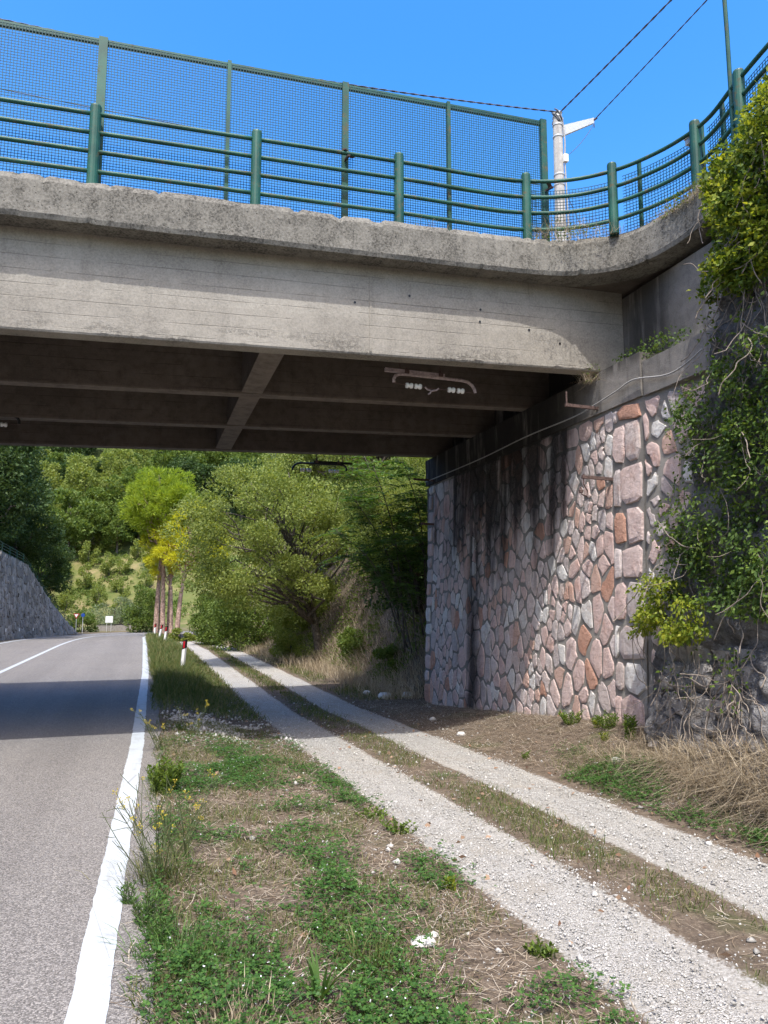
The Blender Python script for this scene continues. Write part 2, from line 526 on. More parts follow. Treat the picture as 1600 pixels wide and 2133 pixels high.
def ground_z(x, y):
    x = np.asarray(x, dtype=float); y = np.asarray(y, dtype=float)
    zr = zroad(y)
    e = right_edge(y)
    s = x - e
    z = zr + (ztrack(y) - zr) * ss(0.25, 1.7, s)
    z = z + 0.03 * (fbm(x * 1.1, y * 1.1, 3) - 0.5) * ss(0.2, 1.0, s) + 0.02 * (fbm(x * 5, y * 5, 9, 3) - 0.5) * ss(0.2, 0.6, s)
    # ruts of the track are a little deeper than the grass between and beside them
    rut = np.exp(-((x + 0.18) / 0.3) ** 2) + np.exp(-((x - 1.08) / 0.3) ** 2)
    z = z - 0.03 * rut * ss(44, 38, y)
    # foot of the wall near the camera side
    rise = np.interp(y, [-40, -6, -3, -0.5, 2, 6], [0.5, 0.5, 0.42, 0.42, 0.25, 0.0])
    z = z + rise * ss(1.5, 3.1, x) * (y < 7.3)
    # bank beyond the bridge
    t = x - bank_foot(y)
    bank = 5.6 * ss(0.0, 4.6, t) ** 0.75 + 0.12 * np.clip(t - 3, 0, 60)
    bank = bank * (0.85 + 0.3 * fbm(x * 0.5, y * 0.5, 21))
    bz = np.where(t > 0, bank, 0.0)
    z = z + bz * ss(6.6, 7.6, y) * ss(66, 58, y)
    # fill behind the abutment and the cliff: the upper road level
    fill = 6.05 * ss(3.6, 3.95, x)
    z = np.where((y < 7.2) & (x > 3.6), np.maximum(z, fill), z)
    # ground behind the left retaining wall
    wx = wall_x(y)
    back = wall_top(y) - 0.15 + 0.35 * np.clip(wx - 0.5 - x, 0, 40)
    z = np.where((x < wx - 0.72) & (y < 57.5), np.maximum(z, back), z)
    # far hillside
    d = depth_of(x, y)
    hill = np.interp(d, [0, 66, 72, 80, 88, 95, 105, 115, 140, 170, 230, 330, 500], [0, 0, 0.25, 0.7, 2.2, 4.6, 9.6, 14.2, 25.5, 39, 62, 88, 100])
    hill = hill + (d > 75) * (fbm(x * 0.05, y * 0.05, 5) - 0.5) * np.clip((d - 75) * 0.12, 0, 10)
    z = z + hill
    return z

xs = np.concatenate([np.linspace(-260, -40, 24)[:-1], np.linspace(-40, -12, 29)[:-1], np.linspace(-12, -3, 19)[:-1], np.linspace(-3, 3.6, 111)[:-1],
                     np.linspace(3.6, 12, 31)[:-1], np.linspace(12, 40, 29)[:-1], np.linspace(40, 260, 24)])
ys = np.concatenate([np.linspace(-120, -8, 20)[:-1], np.linspace(-8, 9, 201)[:-1], np.linspace(9, 30, 85)[:-1], np.linspace(30, 70, 81)[:-1],
                     np.linspace(70, 180, 80)[:-1], np.linspace(180, 480, 30)])
XX, YY = np.meshgrid(xs, ys)
ZZ = ground_z(XX, YY)
# the sheet lies just under the carriageway
on_road = (XX > right_edge(YY) - 6.8) & (XX < right_edge(YY) + 0.2)
ZZ = ZZ - 0.03 * on_road
nx, ny = len(xs), len(ys)
idx = np.arange(nx * ny).reshape(ny, nx)
GF = np.stack([idx[:-1, :-1], idx[:-1, 1:], idx[1:, 1:], idx[1:, :-1]], -1).reshape(-1, 4)

g = G('verge_soil')
p = g.pos()
sp = g.sep(p)
n1 = g.noise(p, 1.3, 5, 0.65)
n2 = g.noise(p, 9.0, 6, 0.75)
n3 = g.noise(p, 55.0, 5, 0.8)
c = g.ramp(n2, [(0.25, (0.06, 0.046, 0.035)), (0.5, (0.12, 0.092, 0.068)), (0.72, (0.21, 0.168, 0.125))])
c = g.mix(g.step(n3, 0.48, 0.72, 0, 0.6), c, (0.31, 0.255, 0.19))
c = g.mix(g.step(n3, 0.2, 0.42, 0.75, 0), c, (0.04, 0.03, 0.022))
c = g.mix(g.step(n1, 0.52, 0.68, 0, 0.6), c, (0.07, 0.085, 0.03))
# pale stone dust round the wheel ruts
rx = sp[0]
ra = g.step(g.math('ABSOLUTE', g.math('ADD', rx, 0.20)), 0.26, 0.46, 1, 0)
rb = g.step(g.math('ABSOLUTE', g.math('SUBTRACT', rx, 1.10)), 0.26, 0.46, 1, 0)
dust = g.math('MULTIPLY', g.math('MAXIMUM', ra, rb), g.step(sp[1], 36, 44, 1, 0))
grit = g.step(g.math('ADD', g.math('MULTIPLY', dust, 0.75), g.math('MULTIPLY', g.math('SUBTRACT', g.noise(p, 28, 5, 0.8), 0.5), 1.3)), 0.35, 0.6)
c = g.mix(g.math('MULTIPLY', grit, g.step(dust, 0.0, 0.3)), c, g.mix(g.step(n3, 0.3, 0.7), (0.20, 0.185, 0.16), (0.47, 0.45, 0.41)))
# dry meadow and bare earth on the far slope
far = g.step(sp[1], 55, 70)
mead = g.ramp(g.noise(p, 0.22, 6, 0.7), [(0.3, (0.07, 0.10, 0.025)), (0.5, (0.13, 0.135, 0.045)), (0.72, (0.27, 0.20, 0.11))])
mead = g.mix(g.step(g.noise(p, 1.4, 5, 0.7), 0.5, 0.72, 0, 0.8), mead, (0.10, 0.13, 0.035))
mead = g.mix(g.step(sp[2], 9.0, 16.0, 0, 0.85), mead, (0.05, 0.075, 0.02))
c = g.mix(far, c, mead)
h = g.math('ADD', g.math('MULTIPLY', n3, 0.6), n2)
g.bsdf(c, 0.95, g.bump(h, 0.6, 0.03), 0.1)
M['soil'] = g.mat
ground = np_mesh('ground', np.stack([XX.ravel(), YY.ravel(), ZZ.ravel()], 1), GF, M['soil'], smooth=True)
tag(ground, kind='structure')

# ------------------------------------------------------------------ road
def offset_path(pts, off):
    out = []
    for i, q in enumerate(pts):
        a = pts[max(i - 1, 0)]; b = pts[min(i + 1, len(pts) - 1)]
        d = np.array(b) - np.array(a); d = d / np.linalg.norm(d)
        out.append((q[0] - d[1] * off, q[1] + d[0] * off))
    return out

road_y = np.concatenate([np.linspace(-40, -8, 9)[:-1], np.linspace(-8, 40, 97)[:-1], np.linspace(40, 59.5, 60)])
edge = [(float(right_edge(y)), float(y)) for y in road_y]

def strip(name, path_a, path_b, lift, mat, parent=None, sub=1):
    n = len(path_a)
    V = []
    for a, b in zip(path_a, path_b):
        for k in range(sub + 1):
            t = k / sub
            x = a[0] * (1 - t) + b[0] * t; y = a[1] * (1 - t) + b[1] * t
            V.append((x, y, float(zroad(y)) + lift))
    m = sub + 1
    F = [(i * m + k + 1, i * m + k, (i + 1) * m + k, (i + 1) * m + k + 1) for i in range(n - 1) for k in range(sub)]
    return np_mesh(name, np.array(V), np.array(F), mat, parent)

g = G('asphalt')
p = g.pos()
ag = g.voro(p, 130.0, out='Color')
agv = g.sep(ag)[0]
vd = g.voro(p, 130.0)
c = g.ramp(agv, [(0.0, (0.11, 0.102, 0.094)), (0.35, (0.17, 0.158, 0.145)), (0.65, (0.245, 0.228, 0.208)), (1.0, (0.36, 0.335, 0.305))])
c = g.mix(g.step(vd, 0.45, 0.8, 0, 0.65), c, (0.06, 0.056, 0.052))
big = g.noise(p, 0.5, 4, 0.6)
c = g.mix(g.step(big, 0.35, 0.7, 0, 0.3), c, g.mix(1.0, c, (0.78, 0.77, 0.78), 'MULTIPLY'))
lane = g.noise(g.map(p, (2.2, 0.06, 1)), 1.0, 3)
c = g.mix(g.step(lane, 0.45, 0.65, 0, 0.25), c, g.mix(1.0, c, (0.75, 0.74, 0.74), 'MULTIPLY'))
wp = g.sep(p)[0]
for xc in (-3.45, -5.1):
    c = g.mix(g.step(g.math('ABSOLUTE', g.math('SUBTRACT', wp, xc)), 0.1, 0.45, 0.28, 0), c, g.mix(1.0, c, (0.72, 0.72, 0.73), 'MULTIPLY'))
g.bsdf(c, 0.85, g.bump(vd, 0.5, 0.006), 0.25)
M['asphalt'] = g.mat
g = G('road_paint')
p = g.pos()
n = g.noise(p, 60, 5, 0.75)
c = g.mix(g.step(n, 0.58, 0.78, 0, 0.55), (0.43, 0.46, 0.475), (0.25, 0.25, 0.25))
c = g.mix(g.step(g.noise(p, 5, 5, 0.7), 0.46, 0.72, 0, 0.6), c, (0.31, 0.315, 0.31))
c = g.mix(g.step(g.noise(g.map(p, (14, 1.2, 1)), 1, 4), 0.52, 0.74, 0, 0.45), c, (0.24, 0.235, 0.225))
crack = g.step(g.voro(g.map(p, (1, 1, 0.01)), 1.6, 'DISTANCE_TO_EDGE'), 0.0, 0.006, 1, 0)
c = g.mix(g.math('MULTIPLY', crack, 0.7), c, (0.25, 0.25, 0.25))
g.bsdf(c, 0.7, g.bump(g.voro(p, 95.0), 0.3, 0.004), 0.3)
M['paint'] = g.mat
# ragged outer edge of the tarmac
rag = [(q[0] + 0.16 * float(fbm(q[1] * 2.3, 0.5, 4) - 0.5), q[1]) for q in offset_path(edge, -0.20)]
road = strip('road', rag, offset_path(edge, 6.75), 0.004, M['asphalt'], sub=6)
tag(road, kind='structure')
fine_y = np.concatenate([np.linspace(-8, 12, 700)[:-1], np.linspace(12, 59.5, 260)])
fedge = [(float(right_edge(y)), float(y)) for y in fine_y]
jit = lambda pth, sd: [(q_[0] + 0.016 * float(fbm(q_[1] * 9, sd, sd, 3) - 0.5), q_[1]) for q_ in pth]
strip('edge_line', jit(fedge, 5), jit(offset_path(fedge, 0.155), 8), 0.009, M['paint'], road)
strip('centre_line', offset_path(edge, 3.5), offset_path(edge, 3.63), 0.009, M['paint'], road)
strip('edge_line', offset_path(edge, 6.3), offset_path(edge, 6.44), 0.009, M['paint'], road)

# ------------------------------------------------------------------ gravel track: two wheel ruts
g = G('white_gravel')
p = g.pos()
v1 = g.voro(p, 120.0, out='Color')
vd = g.voro(p, 120.0)
c = g.ramp(g.sep(v1)[0], [(0.0, (0.27, 0.26, 0.235)), (0.3, (0.43, 0.415, 0.38)), (1.0, (0.58, 0.56, 0.52))])
c = g.mix(g.step(vd, 0.42, 0.75, 0, 0.7), c, (0.17, 0.155, 0.135))
c = g.mix(g.step(g.noise(p, 2.2, 5, 0.7), 0.48, 0.68, 0, 0.55), c, (0.34, 0.305, 0.25))
c = g.mix(g.step(g.noise(g.map(p, (5, 0.5, 1)), 1.0, 4), 0.55, 0.72, 0, 0.35), c, (0.24, 0.215, 0.18))
g.bsdf(c, 0.95, g.bump(vd, 0.9, 0.012), 0.1)
M['gravel'] = g.mat
track_y = np.concatenate([np.linspace(-30, -8, 40)[:-1], np.linspace(-8, 12, 401)[:-1], np.linspace(12, 43, 200)])
def rut_edges(y, xl, xr, seed):
    shift = np.interp(y, [-30, 15, 28, 43], [0, 0, 0.15, -1.2])
    a = xl + shift + 0.34 * (fbm(y * 1.1, seed, seed) - 0.5) + 0.14 * (fbm(y * 7, seed + 3, seed) - 0.5)
    b = xr + shift + 0.34 * (fbm(y * 1.1, seed + 9, seed + 5) - 0.5) + 0.14 * (fbm(y * 7, seed + 13, seed) - 0.5)
    return a, b
RUTS = []
for nm, xl, xr, seed in (('gravel_track', -0.50, 0.08, 3), ('gravel_track', 0.82, 1.38, 8)):
    a, b = rut_edges(track_y, xl, xr, seed)
    RUTS.append((xl, xr, seed))
    m = 7
    V, F = [], []
    T = np.linspace(0, 1, m)
    X = a[:, None] * (1 - T) + b[:, None] * T
    Y = np.repeat(track_y[:, None], m, 1)
    Z = ground_z(X, Y) - 0.010 + 0.022 * np.sin(T * np.pi)[None, :] ** 0.5
    ii = np.arange(X.size).reshape(X.shape)
    F = np.stack([ii[:-1, :-1], ii[:-1, 1:], ii[1:, 1:], ii[1:, :-1]], -1).reshape(-1, 4)
    o = np_mesh(nm, np.stack([X.ravel(), Y.ravel(), Z.ravel()], 1), F, M['gravel'], smooth=True)
    tag(o, kind='structure')

# ------------------------------------------------------------------ bridge
GR = 0.0337                                   # the deck climbs to the right
def cat(pts, n):
    """Catmull-Rom through 2-D or 3-D points, n steps per span"""
    P = [np.array(q, dtype=float) for q in pts]
    out = []
    for i in range(len(P) - 1):
        p0 = P[max(i - 1, 0)]; p1 = P[i]; p2 = P[i + 1]; p3 = P[min(i + 2, len(P) - 1)]
        for k in range(n):
            t = k / n
            out.append(0.5 * ((2 * p1) + (-p0 + p2) * t + (2 * p0 - 5 * p1 + 4 * p2 - p3) * t * t + (-p0 + 3 * p1 - 3 * p2 + p3) * t ** 3))
    out.append(P[-1])
    return out

flare = cat([(1.2, -0.06), (1.9, -0.08), (2.5, -0.17), (3.02, -0.52), (3.26, -1.08), (3.30, -1.65), (3.24, -2.3), (3.16, -3.2), (3.1, -4.4)], 14)
lip_path = [np.array([x, -0.06]) for x in np.arange(-13, 1.18, 0.05)] + flare

bridge = empty('road_bridge', (-3, 3.5, 0))
tag(bridge, 'grey concrete girder bridge crossing over the road, curved kerb at its right end', 'bridge')
bridge_inv = Vector((3, -3.5, 0))
def under(o, root):
    """parent without moving: root sits away from the origin"""
    o.parent = root
    o.location = -Vector(root.location)
    return o

# edge slab (kerb) with broken arrises
sec = []
npth = len(lip_path)
arc = 0.0
for i, q in enumerate(lip_path):
    a = lip_path[max(i - 1, 0)]; b = lip_path[min(i + 1, npth - 1)]
    d = (b - a) / np.linalg.norm(b - a)
    nrm = np.array([-d[1], d[0]])             # towards the deck
    if i: arc += np.linalg.norm(q - lip_path[i - 1])
    zc = GR * q[0] + 0.20 * float(ss(-0.45, -2.8, q[1]))
    rn = lambda k, f=1.0: float(fbm(arc * 3.1 * f, k * 7.3, 40 + k) - 0.5)
    chip_t = max(0.0, rn(1, 4.5) - 0.12) * 0.30 + max(0, rn(7, 0.6)) * 0.06
    chip_b = max(0.0, rn(2, 3.6) - 0.17) * 0.34
    prof = [(0.02 + chip_b * 0.5, 5.78 + chip_b * 0.9), (0.0 + 0.02 * rn(3), 5.83 + chip_b), (0.012 * rn(4, 3), 5.95), (0.016 * rn(5, 3), 6.08),
            (0.01 * rn(8, 3), 6.19 - chip_t * 0.8), (0.03 + chip_t * 0.6, 6.265 - chip_t * 0.7), (0.16, 6.27 + 0.02 * rn(6)), (0.45, 6.27), (0.45, 5.80), (0.2, 5.785 + 0.01 * rn(9))]
    sec.append([(q[0] + nrm[0] * o, q[1] + nrm[1] * o, z + zc) for (o, z) in prof])
mb = MB()
m = len(sec[0])
mb.v = [v for s_ in sec for v in s_]
mb.f = [(i * m + k, i * m + (k + 1) % m, (i + 1) * m + (k + 1) % m, (i + 1) * m + k) for i in range(npth - 1) for k in range(m)]
o = mb.build('kerb', M['lip'])
under(o, bridge)

# deck slab, its edge follows the kerb
V, F = [], []
xin = []
for i, q in enumerate(lip_path[::3] + [lip_path[-1]]):
    a = q + np.array([0.0, 0.06]) if q[0] < 1.5 else q + np.array([-0.0, 0.0]) + np.array([0.10, 0.08])
    zc = GR * q[0] + 0.20 * float(ss(-0.45, -2.8, q[1]))
    k = max(0.0, q[0] - 1.2)
    inn = np.array([q[0], 7.0]) if q[1] > -0.09 else np.array([q[0] + 3.2, 7.0 + q[1] * 2.0])
    for pt in (a, inn):
        V += [(pt[0], pt[1], 5.80 + zc), (pt[0], pt[1], 6.20 + zc)]
    xin.append(i)
nn = len(xin)
for i in range(nn - 1):
    a, b = i * 4, (i + 1) * 4
    F += [(a, a + 2, b + 2, b), (a + 1, b + 1, b + 3, a + 3), (a, b, b + 1, a + 1), (a + 2, a + 3, b + 3, b + 2)]
mb = MB(); mb.v = V; mb.f = F
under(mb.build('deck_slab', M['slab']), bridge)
# kerb on the far side
mb = MB()
mb.add([(-13, 6.75, 5.75 - 13 * GR), (4.5, 6.75, 5.75 + 4.5 * GR), (4.5, 7.1, 5.75 + 4.5 * GR), (-13, 7.1, 5.75 - 13 * GR),
        (-13, 6.75, 6.27 - 13 * GR), (4.5, 6.75, 6.27 + 4.5 * GR), (4.5, 7.1, 6.27 + 4.5 * GR), (-13, 7.1, 6.27 - 13 * GR)],
       [(3, 2, 1, 0), (4, 5, 6, 7), (0, 1, 5, 4), (1, 2, 6, 5), (2, 3, 7, 6), (3, 0, 4, 7)])
under(mb.build('kerb', M['lip']), bridge)

# four girders; the front one has a broken lower arris
def girder(y0, w, mat, front=False):
    xs_ = np.append(np.arange(-13, 3.44, 0.05 if front else 0.4), 3.49)
    secs = []
    for x in xs_:
        rn = lambda k, f=1.0: float(fbm(x * 2.3 * f, k * 5.1 + y0, 60 + k) - 0.5)
        ch = max(0, rn(1, 4.0) - 0.16) * 0.22 if front else 0
        zb = 4.66 + GR * x
        j = 0.006 if front else 0.002
        prof = [(0.01 + ch * 0.6, zb + ch * 0.15), (j * rn(2), zb + 0.02 + ch), (j * rn(3), zb + 0.22), (j * rn(4), zb + 0.5), (0, zb + 1.18),
                (w, zb + 1.18), (w, zb + 0.03), (w - 0.015, zb), (w * 0.5, zb + 0.008 * rn(5, 3))]
        secs.append([(x, y0 + oy, z) for oy, z in prof])
    m = len(secs[0])
    b = MB(); b.v = [v for s_ in secs for v in s_]
    b.f = [(i * m + (k + 1) % m, i * m + k, (i + 1) * m + k, (i + 1) * m + (k + 1) % m) for i in range(len(secs) - 1) for k in range(m)]
    b.f.append(tuple(range(m))); b.f.append(tuple((len(secs) - 1) * m + k for k in range(m - 1, -1, -1)))
    return under(b.build('girder', mat), bridge)
girder(0.22, 0.22, M['fascia'], True)
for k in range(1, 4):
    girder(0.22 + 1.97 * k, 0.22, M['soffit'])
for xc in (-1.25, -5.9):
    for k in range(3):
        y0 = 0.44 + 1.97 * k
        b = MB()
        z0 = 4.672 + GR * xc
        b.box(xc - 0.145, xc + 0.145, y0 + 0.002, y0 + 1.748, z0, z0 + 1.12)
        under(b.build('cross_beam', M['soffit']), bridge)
# pour joint and hollow rust holes on the front girder
for xj in (-0.10, -4.35):
    b = MB(); zj = 4.70 + GR * xj
    b.box(xj - 0.014, xj + 0.014, 0.212, 0.2215, zj, zj + 1.0)
    under(b.build('pour_joint', M['fascia']), bridge)
for (x, z) in ((1.35, 5.2), (1.36, 5.36), (2.05, 5.15), (-0.3, 5.3), (0.4, 5.45), (2.5, 5.0)):
    b = MB()
    b.lathe([(0.016, -0.004), (0.012, 0.004)], (x, 0.217, z + GR * x), 'y', 8)
    under(b.build('tie_hole', M['black']), bridge)

# ------------------------------------------------------------------ stone abutment and wing wall
def clip_poly(poly, a, b, c):
    """keep a*x+b*y<=c"""
    out = []
    n = len(poly)
    for i in range(n):
        p, q = poly[i], poly[(i + 1) % n]
        dp = a * p[0] + b * p[1] - c; dq = a * q[0] + b * q[1] - c
        if dp <= 0: out.append(p)
        if (dp < 0 < dq) or (dq < 0 < dp):
            t = dp / (dp - dq)
            out.append((p[0] + (q[0] - p[0]) * t, p[1] + (q[1] - p[1]) * t))
    return out

def cells(pts, x0, x1, z0, z1):
    res = []
    P = np.array(pts)
    for i, q in enumerate(P):
        poly = [(x0, z0), (x1, z0), (x1, z1), (x0, z1)]
        dist = np.sum((P - q) ** 2, 1)
        for j in np.argsort(dist)[1:26]:
            r_ = P[j]
            a, b = r_ - q
            poly = clip_poly(poly, a, b, (r_ @ r_ - q @ q) / 2)
            if len(poly) < 3: break
        res.append(poly)
    return res

def area(poly):
    return 0.5 * abs(sum(poly[i][0] * poly[(i + 1) % len(poly)][1] - poly[(i + 1) % len(poly)][0] * poly[i][1] for i in range(len(poly))))

def centroid(poly):
    return np.mean(np.array(poly), axis=0)

def stone_cells(x0, x1, z0, z1, n, stretch, rng, relax=2, mixed=False):
    zs = stretch
    nb = int(n * 0.6) if mixed else n
    pts = np.stack([rng.uniform(x0, x1, nb), rng.uniform(z0 / zs, z1 / zs, nb)], 1)
    for _ in range(relax + (2 if mixed else 0)):
        cs = cells(pts, x0, x1, z0 / zs, z1 / zs)
        pts = np.array([centroid(c) * 0.6 + q * 0.4 if len(c) >= 3 else q for c, q in zip(cs, pts)])
    if mixed:      # small stones wedged in at the corners of the large ones
        cs = cells(pts, x0, x1, z0 / zs, z1 / zs)
        cor = np.array([v for c in cs for v in c])
        cor = cor[rng.permutation(len(cor))]
        extra = []
        for q in cor:
            if len(extra) >= n - nb: break
            if all(np.hypot(*(q - e)) > 0.085 for e in extra): extra.append(q + rng.normal(size=2) * 0.02)
        pts = np.concatenate([pts, np.array(extra)])
    return [[(a, b * zs) for a, b in c] for c in cells(pts, x0, x1, z0 / zs, z1 / zs) if len(c) >= 3]

def stone_rings(poly, gap, bulge, rng, rough=0.012):
    """outline in wall coordinates -> (verts (a, b, h), faces)"""
    P = [np.array(q) for q in poly]
    # drop very short sides, then cut the corners
    Q = []
    for i, q in enumerate(P):
        if np.linalg.norm(q - P[i - 1]) > 0.03: Q.append(q)
    if len(Q) < 3: return None
    c = np.mean(Q, axis=0)
    ins = []
    for i, q in enumerate(Q):
        d = c - q; L = np.linalg.norm(d)
        ins.append(q + d / max(L, 1e-6) * min(gap * 1.1, L * 0.5))
    out = []
    for i, q in enumerate(ins):
        a, b = ins[i - 1], ins[(i + 1) % len(ins)]
        out.append(q + (a - q) * rng.uniform(0.10, 0.24)); out.append(q + (b - q) * rng.uniform(0.10, 0.24))
    n = len(out)
    out = [q + rng.normal(size=2) * rough * 0.6 for q in out]
    V = [(q[0], q[1], -0.01) for q in out]
    for q in out:
        d = (c - q)
        V.append((*(q + d * 0.06), bulge * rng.uniform(0.55, 1.0)))
    for q in out:
        d = (c - q)
        V.append((*(q + d * 0.30), bulge * rng.uniform(0.9, 1.12)))
    V.append((c[0], c[1], bulge * rng.uniform(0.95, 1.15)))
    F = []
    for k in range(n):
        k2 = (k + 1) % n
        F.append((k, k2, n + k2, n + k)); F.append((n + k, n + k2, 2 * n + k2, 2 * n + k)); F.append((2 * n + k, 2 * n + k2, 3 * n))
    return V, F

def face_x(z): return 2.98 + 0.14 * np.clip(z / 4.2, 0, 1.2)

abut = empty('stone_abutment', (3.2, 3.0, -0.2))
tag(abut, 'abutment wall of pink and white rubble stone with dark stains carrying the bridge', 'wall')
zbase = -0.7
# mortar core: slightly uneven sheet facing the road, a wing facing forward
ya = np.linspace(-0.62, 6.55, 60); za = np.linspace(zbase, 4.22, 36)
YA, ZA = np.meshgrid(ya, za)
XA = face_x(ZA) + 0.012 * (fbm(YA * 6, ZA * 6, 71) - 0.5)
ii = np.arange(YA.size).reshape(YA.shape)
FA = np.stack([ii[:-1, :-1], ii[1:, :-1], ii[1:, 1:], ii[:-1, 1:]], -1).reshape(-1, 4)
o = np_mesh('mortar', np.stack([XA.ravel(), YA.ravel(), ZA.ravel()], 1), FA, M['mortar'])
under(o, abut)
b = MB(); b.box(3.125, 3.34, -0.60, 6.54, zbase, 4.2)
under(b.build('core', M['mortar']), abut)
b = MB()
b.add([(2.992, -0.70, -0.6), (3.3, -0.70, -0.6), (3.3, -0.59, -0.6), (2.992, -0.59, -0.6), (3.128, -0.70, 4.18), (3.3, -0.70, 4.18), (3.3, -0.59, 4.18), (3.128, -0.59, 4.18)],
      [(3, 2, 1, 0), (4, 5, 6, 7), (0, 1, 5, 4), (1, 2, 6, 5), (2, 3, 7, 6), (3, 0, 4, 7)])
under(b.build('corner_mortar', M['mortar']), abut)
b = MB(); b.box(3.2, 3.7, 6.551, 6.9, zbase, 4.19)
under(b.build('pilaster', M['mortar']), abut)
srng = np.random.default_rng(5)
n_st = 0
STONES = []
def put_stone(poly, h, bulge, mapf, gap=0.028, rough=0.014):
    r_ = stone_rings(poly, gap, bulge, srng, rough)
    if not r_: return
    V, F = r_
    P = [mapf(a, b_, hh) for a, b_, hh in V]
    cy = np.mean([q[1] for q in P])
    STONES.append((area(poly) / (cy + 9.5) ** 2 / (1 + 0.12 * (cy + 8)), P, [tuple(reversed(f)) for f in F]))
map_face = lambda a, b_, hh: (float(face_x(b_)) - hh, a, b_)
# quoins up the near corner and up the far corner
z = -0.35
k = 0
while z < 4.0:
    hh = srng.uniform(0.36, 0.56)
    w = srng.uniform(0.42, 0.52) if k % 2 else srng.uniform(0.30, 0.40)
    z2 = min(z + hh, 4.17)
    if z2 - z > 0.15:
        put_stone([(-0.60, z), (-0.60 + w, z + srng.uniform(-.02, .02)), (-0.60 + w, z2), (-0.60, z2)], 0, 0.032, map_face, 0.03, 0.035)
        put_stone([(-0.60 + w, z), (-0.02, z + srng.uniform(-.03, .03)), (-0.02, z2), (-0.60 + w, z2)], 0, 0.03, map_face)
    z = z2 + 0.005; k += 1
z = -0.6; k = 0
while z < 4.0:
    z2 = min(z + srng.uniform(0.22, 0.42), 4.17)
    w = 0.34 if k % 2 else 0.24
    put_stone([(6.55 - w, z), (6.55, z), (6.55, z2), (6.55 - w, z2)], 0, 0.03, map_face)
    z = z2; k += 1
for poly in stone_cells(-0.01, 6.25, -0.55, 4.18, 500, 1.42, srng, 1, True):
    put_stone(poly, 0, srng.uniform(0.006, 0.02), map_face, srng.uniform(0.012, 0.028), 0.02)
# wing wall running towards the camera, leaning back a little
def wing_x(y): return 3.02 + 0.07 * np.clip(-0.62 - np.asarray(y), 0, 4)
yw = np.linspace(-3.2, -0.625, 40); zw = np.linspace(-0.3, 4.2, 36)
YA, ZA = np.meshgrid(yw, zw)
XA = wing_x(YA) + 0.10 * np.clip(ZA / 4.2, 0, 1.2) + 0.015 * (fbm(YA * 6, ZA * 6, 75) - 0.5)
ii = np.arange(YA.size).reshape(YA.shape)
FA = np.stack([ii[:-1, :-1], ii[1:, :-1], ii[1:, 1:], ii[:-1, 1:]], -1).reshape(-1, 4)
under(np_mesh('mortar', np.stack([XA.ravel(), YA.ravel(), ZA.ravel()], 1), FA, M['mortar']), abut)
map_wing = lambda a, b_, hh: (float(wing_x(a)) + 0.10 * b_ / 4.2 - hh, a, b_)
for poly in stone_cells(-2.0, -0.64, -0.2, 4.16, 84, 1.2, srng, 1, True):
    put_stone(poly, 0, srng.uniform(0.01, 0.03), map_wing, srng.uniform(0.03, 0.05), 0.02)

# the 300 stones that show largest are parts; the far rest is one part
STONES.sort(key=lambda t: -t[0])
for _, P, F in STONES[:300]:
    me = bpy.data.meshes.new('stone')
    me.from_pydata(P, [], F)
    me.update()
    under(link_mesh('stone', me, M['stone']), abut)
b = MB()
for _, P, F in STONES[300:]: b.add(P, F)
if b.v:
    o = under(b.build('small_stones', M['stonesfar']), abut)
    o['kind'] = 'stuff'

# concrete cap, bearing block and back wall above the stone
def bumpy_box(name, x0, x1, y0, y1, z0, z1, mat, ny_=30, nz_=10, amp=0.012, slope=0.0):
    yy = np.linspace(y0, y1, ny_); zz = np.linspace(z0, z1, nz_)
    A, Bz = np.meshgrid(yy, zz)
    X = x0 + amp * (fbm(A * 4, Bz * 4, 81) - 0.5) + 0 * A
    Bz2 = Bz + slope * (A - y1)
    ii = np.arange(A.size).reshape(A.shape)
    F = [np.stack([ii[:-1, :-1], ii[1:, :-1], ii[1:, 1:], ii[:-1, 1:]], -1).reshape(-1, 4)]
    V = np.stack([X.ravel(), A.ravel(), Bz2.ravel()], 1)
    n0 = len(V)
    def corner(y, z): return (x1, y, z)
    ex = np.array([corner(y0, Bz2[0, 0]), corner(y1, Bz2[0, -1]), corner(y1, Bz2[-1, -1]), corner(y0, Bz2[-1, 0])])
    V = np.concatenate([V, ex])
    top = [(int(ii[-1, k]), int(n0 + 3), int(n0 + 2), int(ii[-1, k + 1])) for k in (0,)]
    # end and top faces as simple polygons
    o_f = [list(ii[:, 0]) + [n0 + 3, n0], list(ii[::-1, -1]) + [n0 + 1, n0 + 2], list(ii[-1, :]) + [n0 + 2, n0 + 3], list(ii[0, ::-1]) + [n0, n0 + 1]]
    me = bpy.data.meshes.new(name)
    fs = [tuple(int(q) for q in f) for f in F[0]] + [tuple(int(q) for q in f) for f in o_f]
    me.from_pydata([tuple(map(float, v)) for v in V], [], fs)
    me.update()
    return under(link_mesh(name, me, mat), abut)
bumpy_box('concrete_cap', 3.085, 3.7, -0.63, 6.7, 4.20, 4.755, M['cap'])
bumpy_box('wing_cap', 3.10, 3.7, -3.3, -0.66, 4.19, 4.62, M['cap'])
bumpy_box('back_wall', 3.50, 3.9, -3.3, 7.0, 4.60, 5.83, M['cap'], 50, 16)
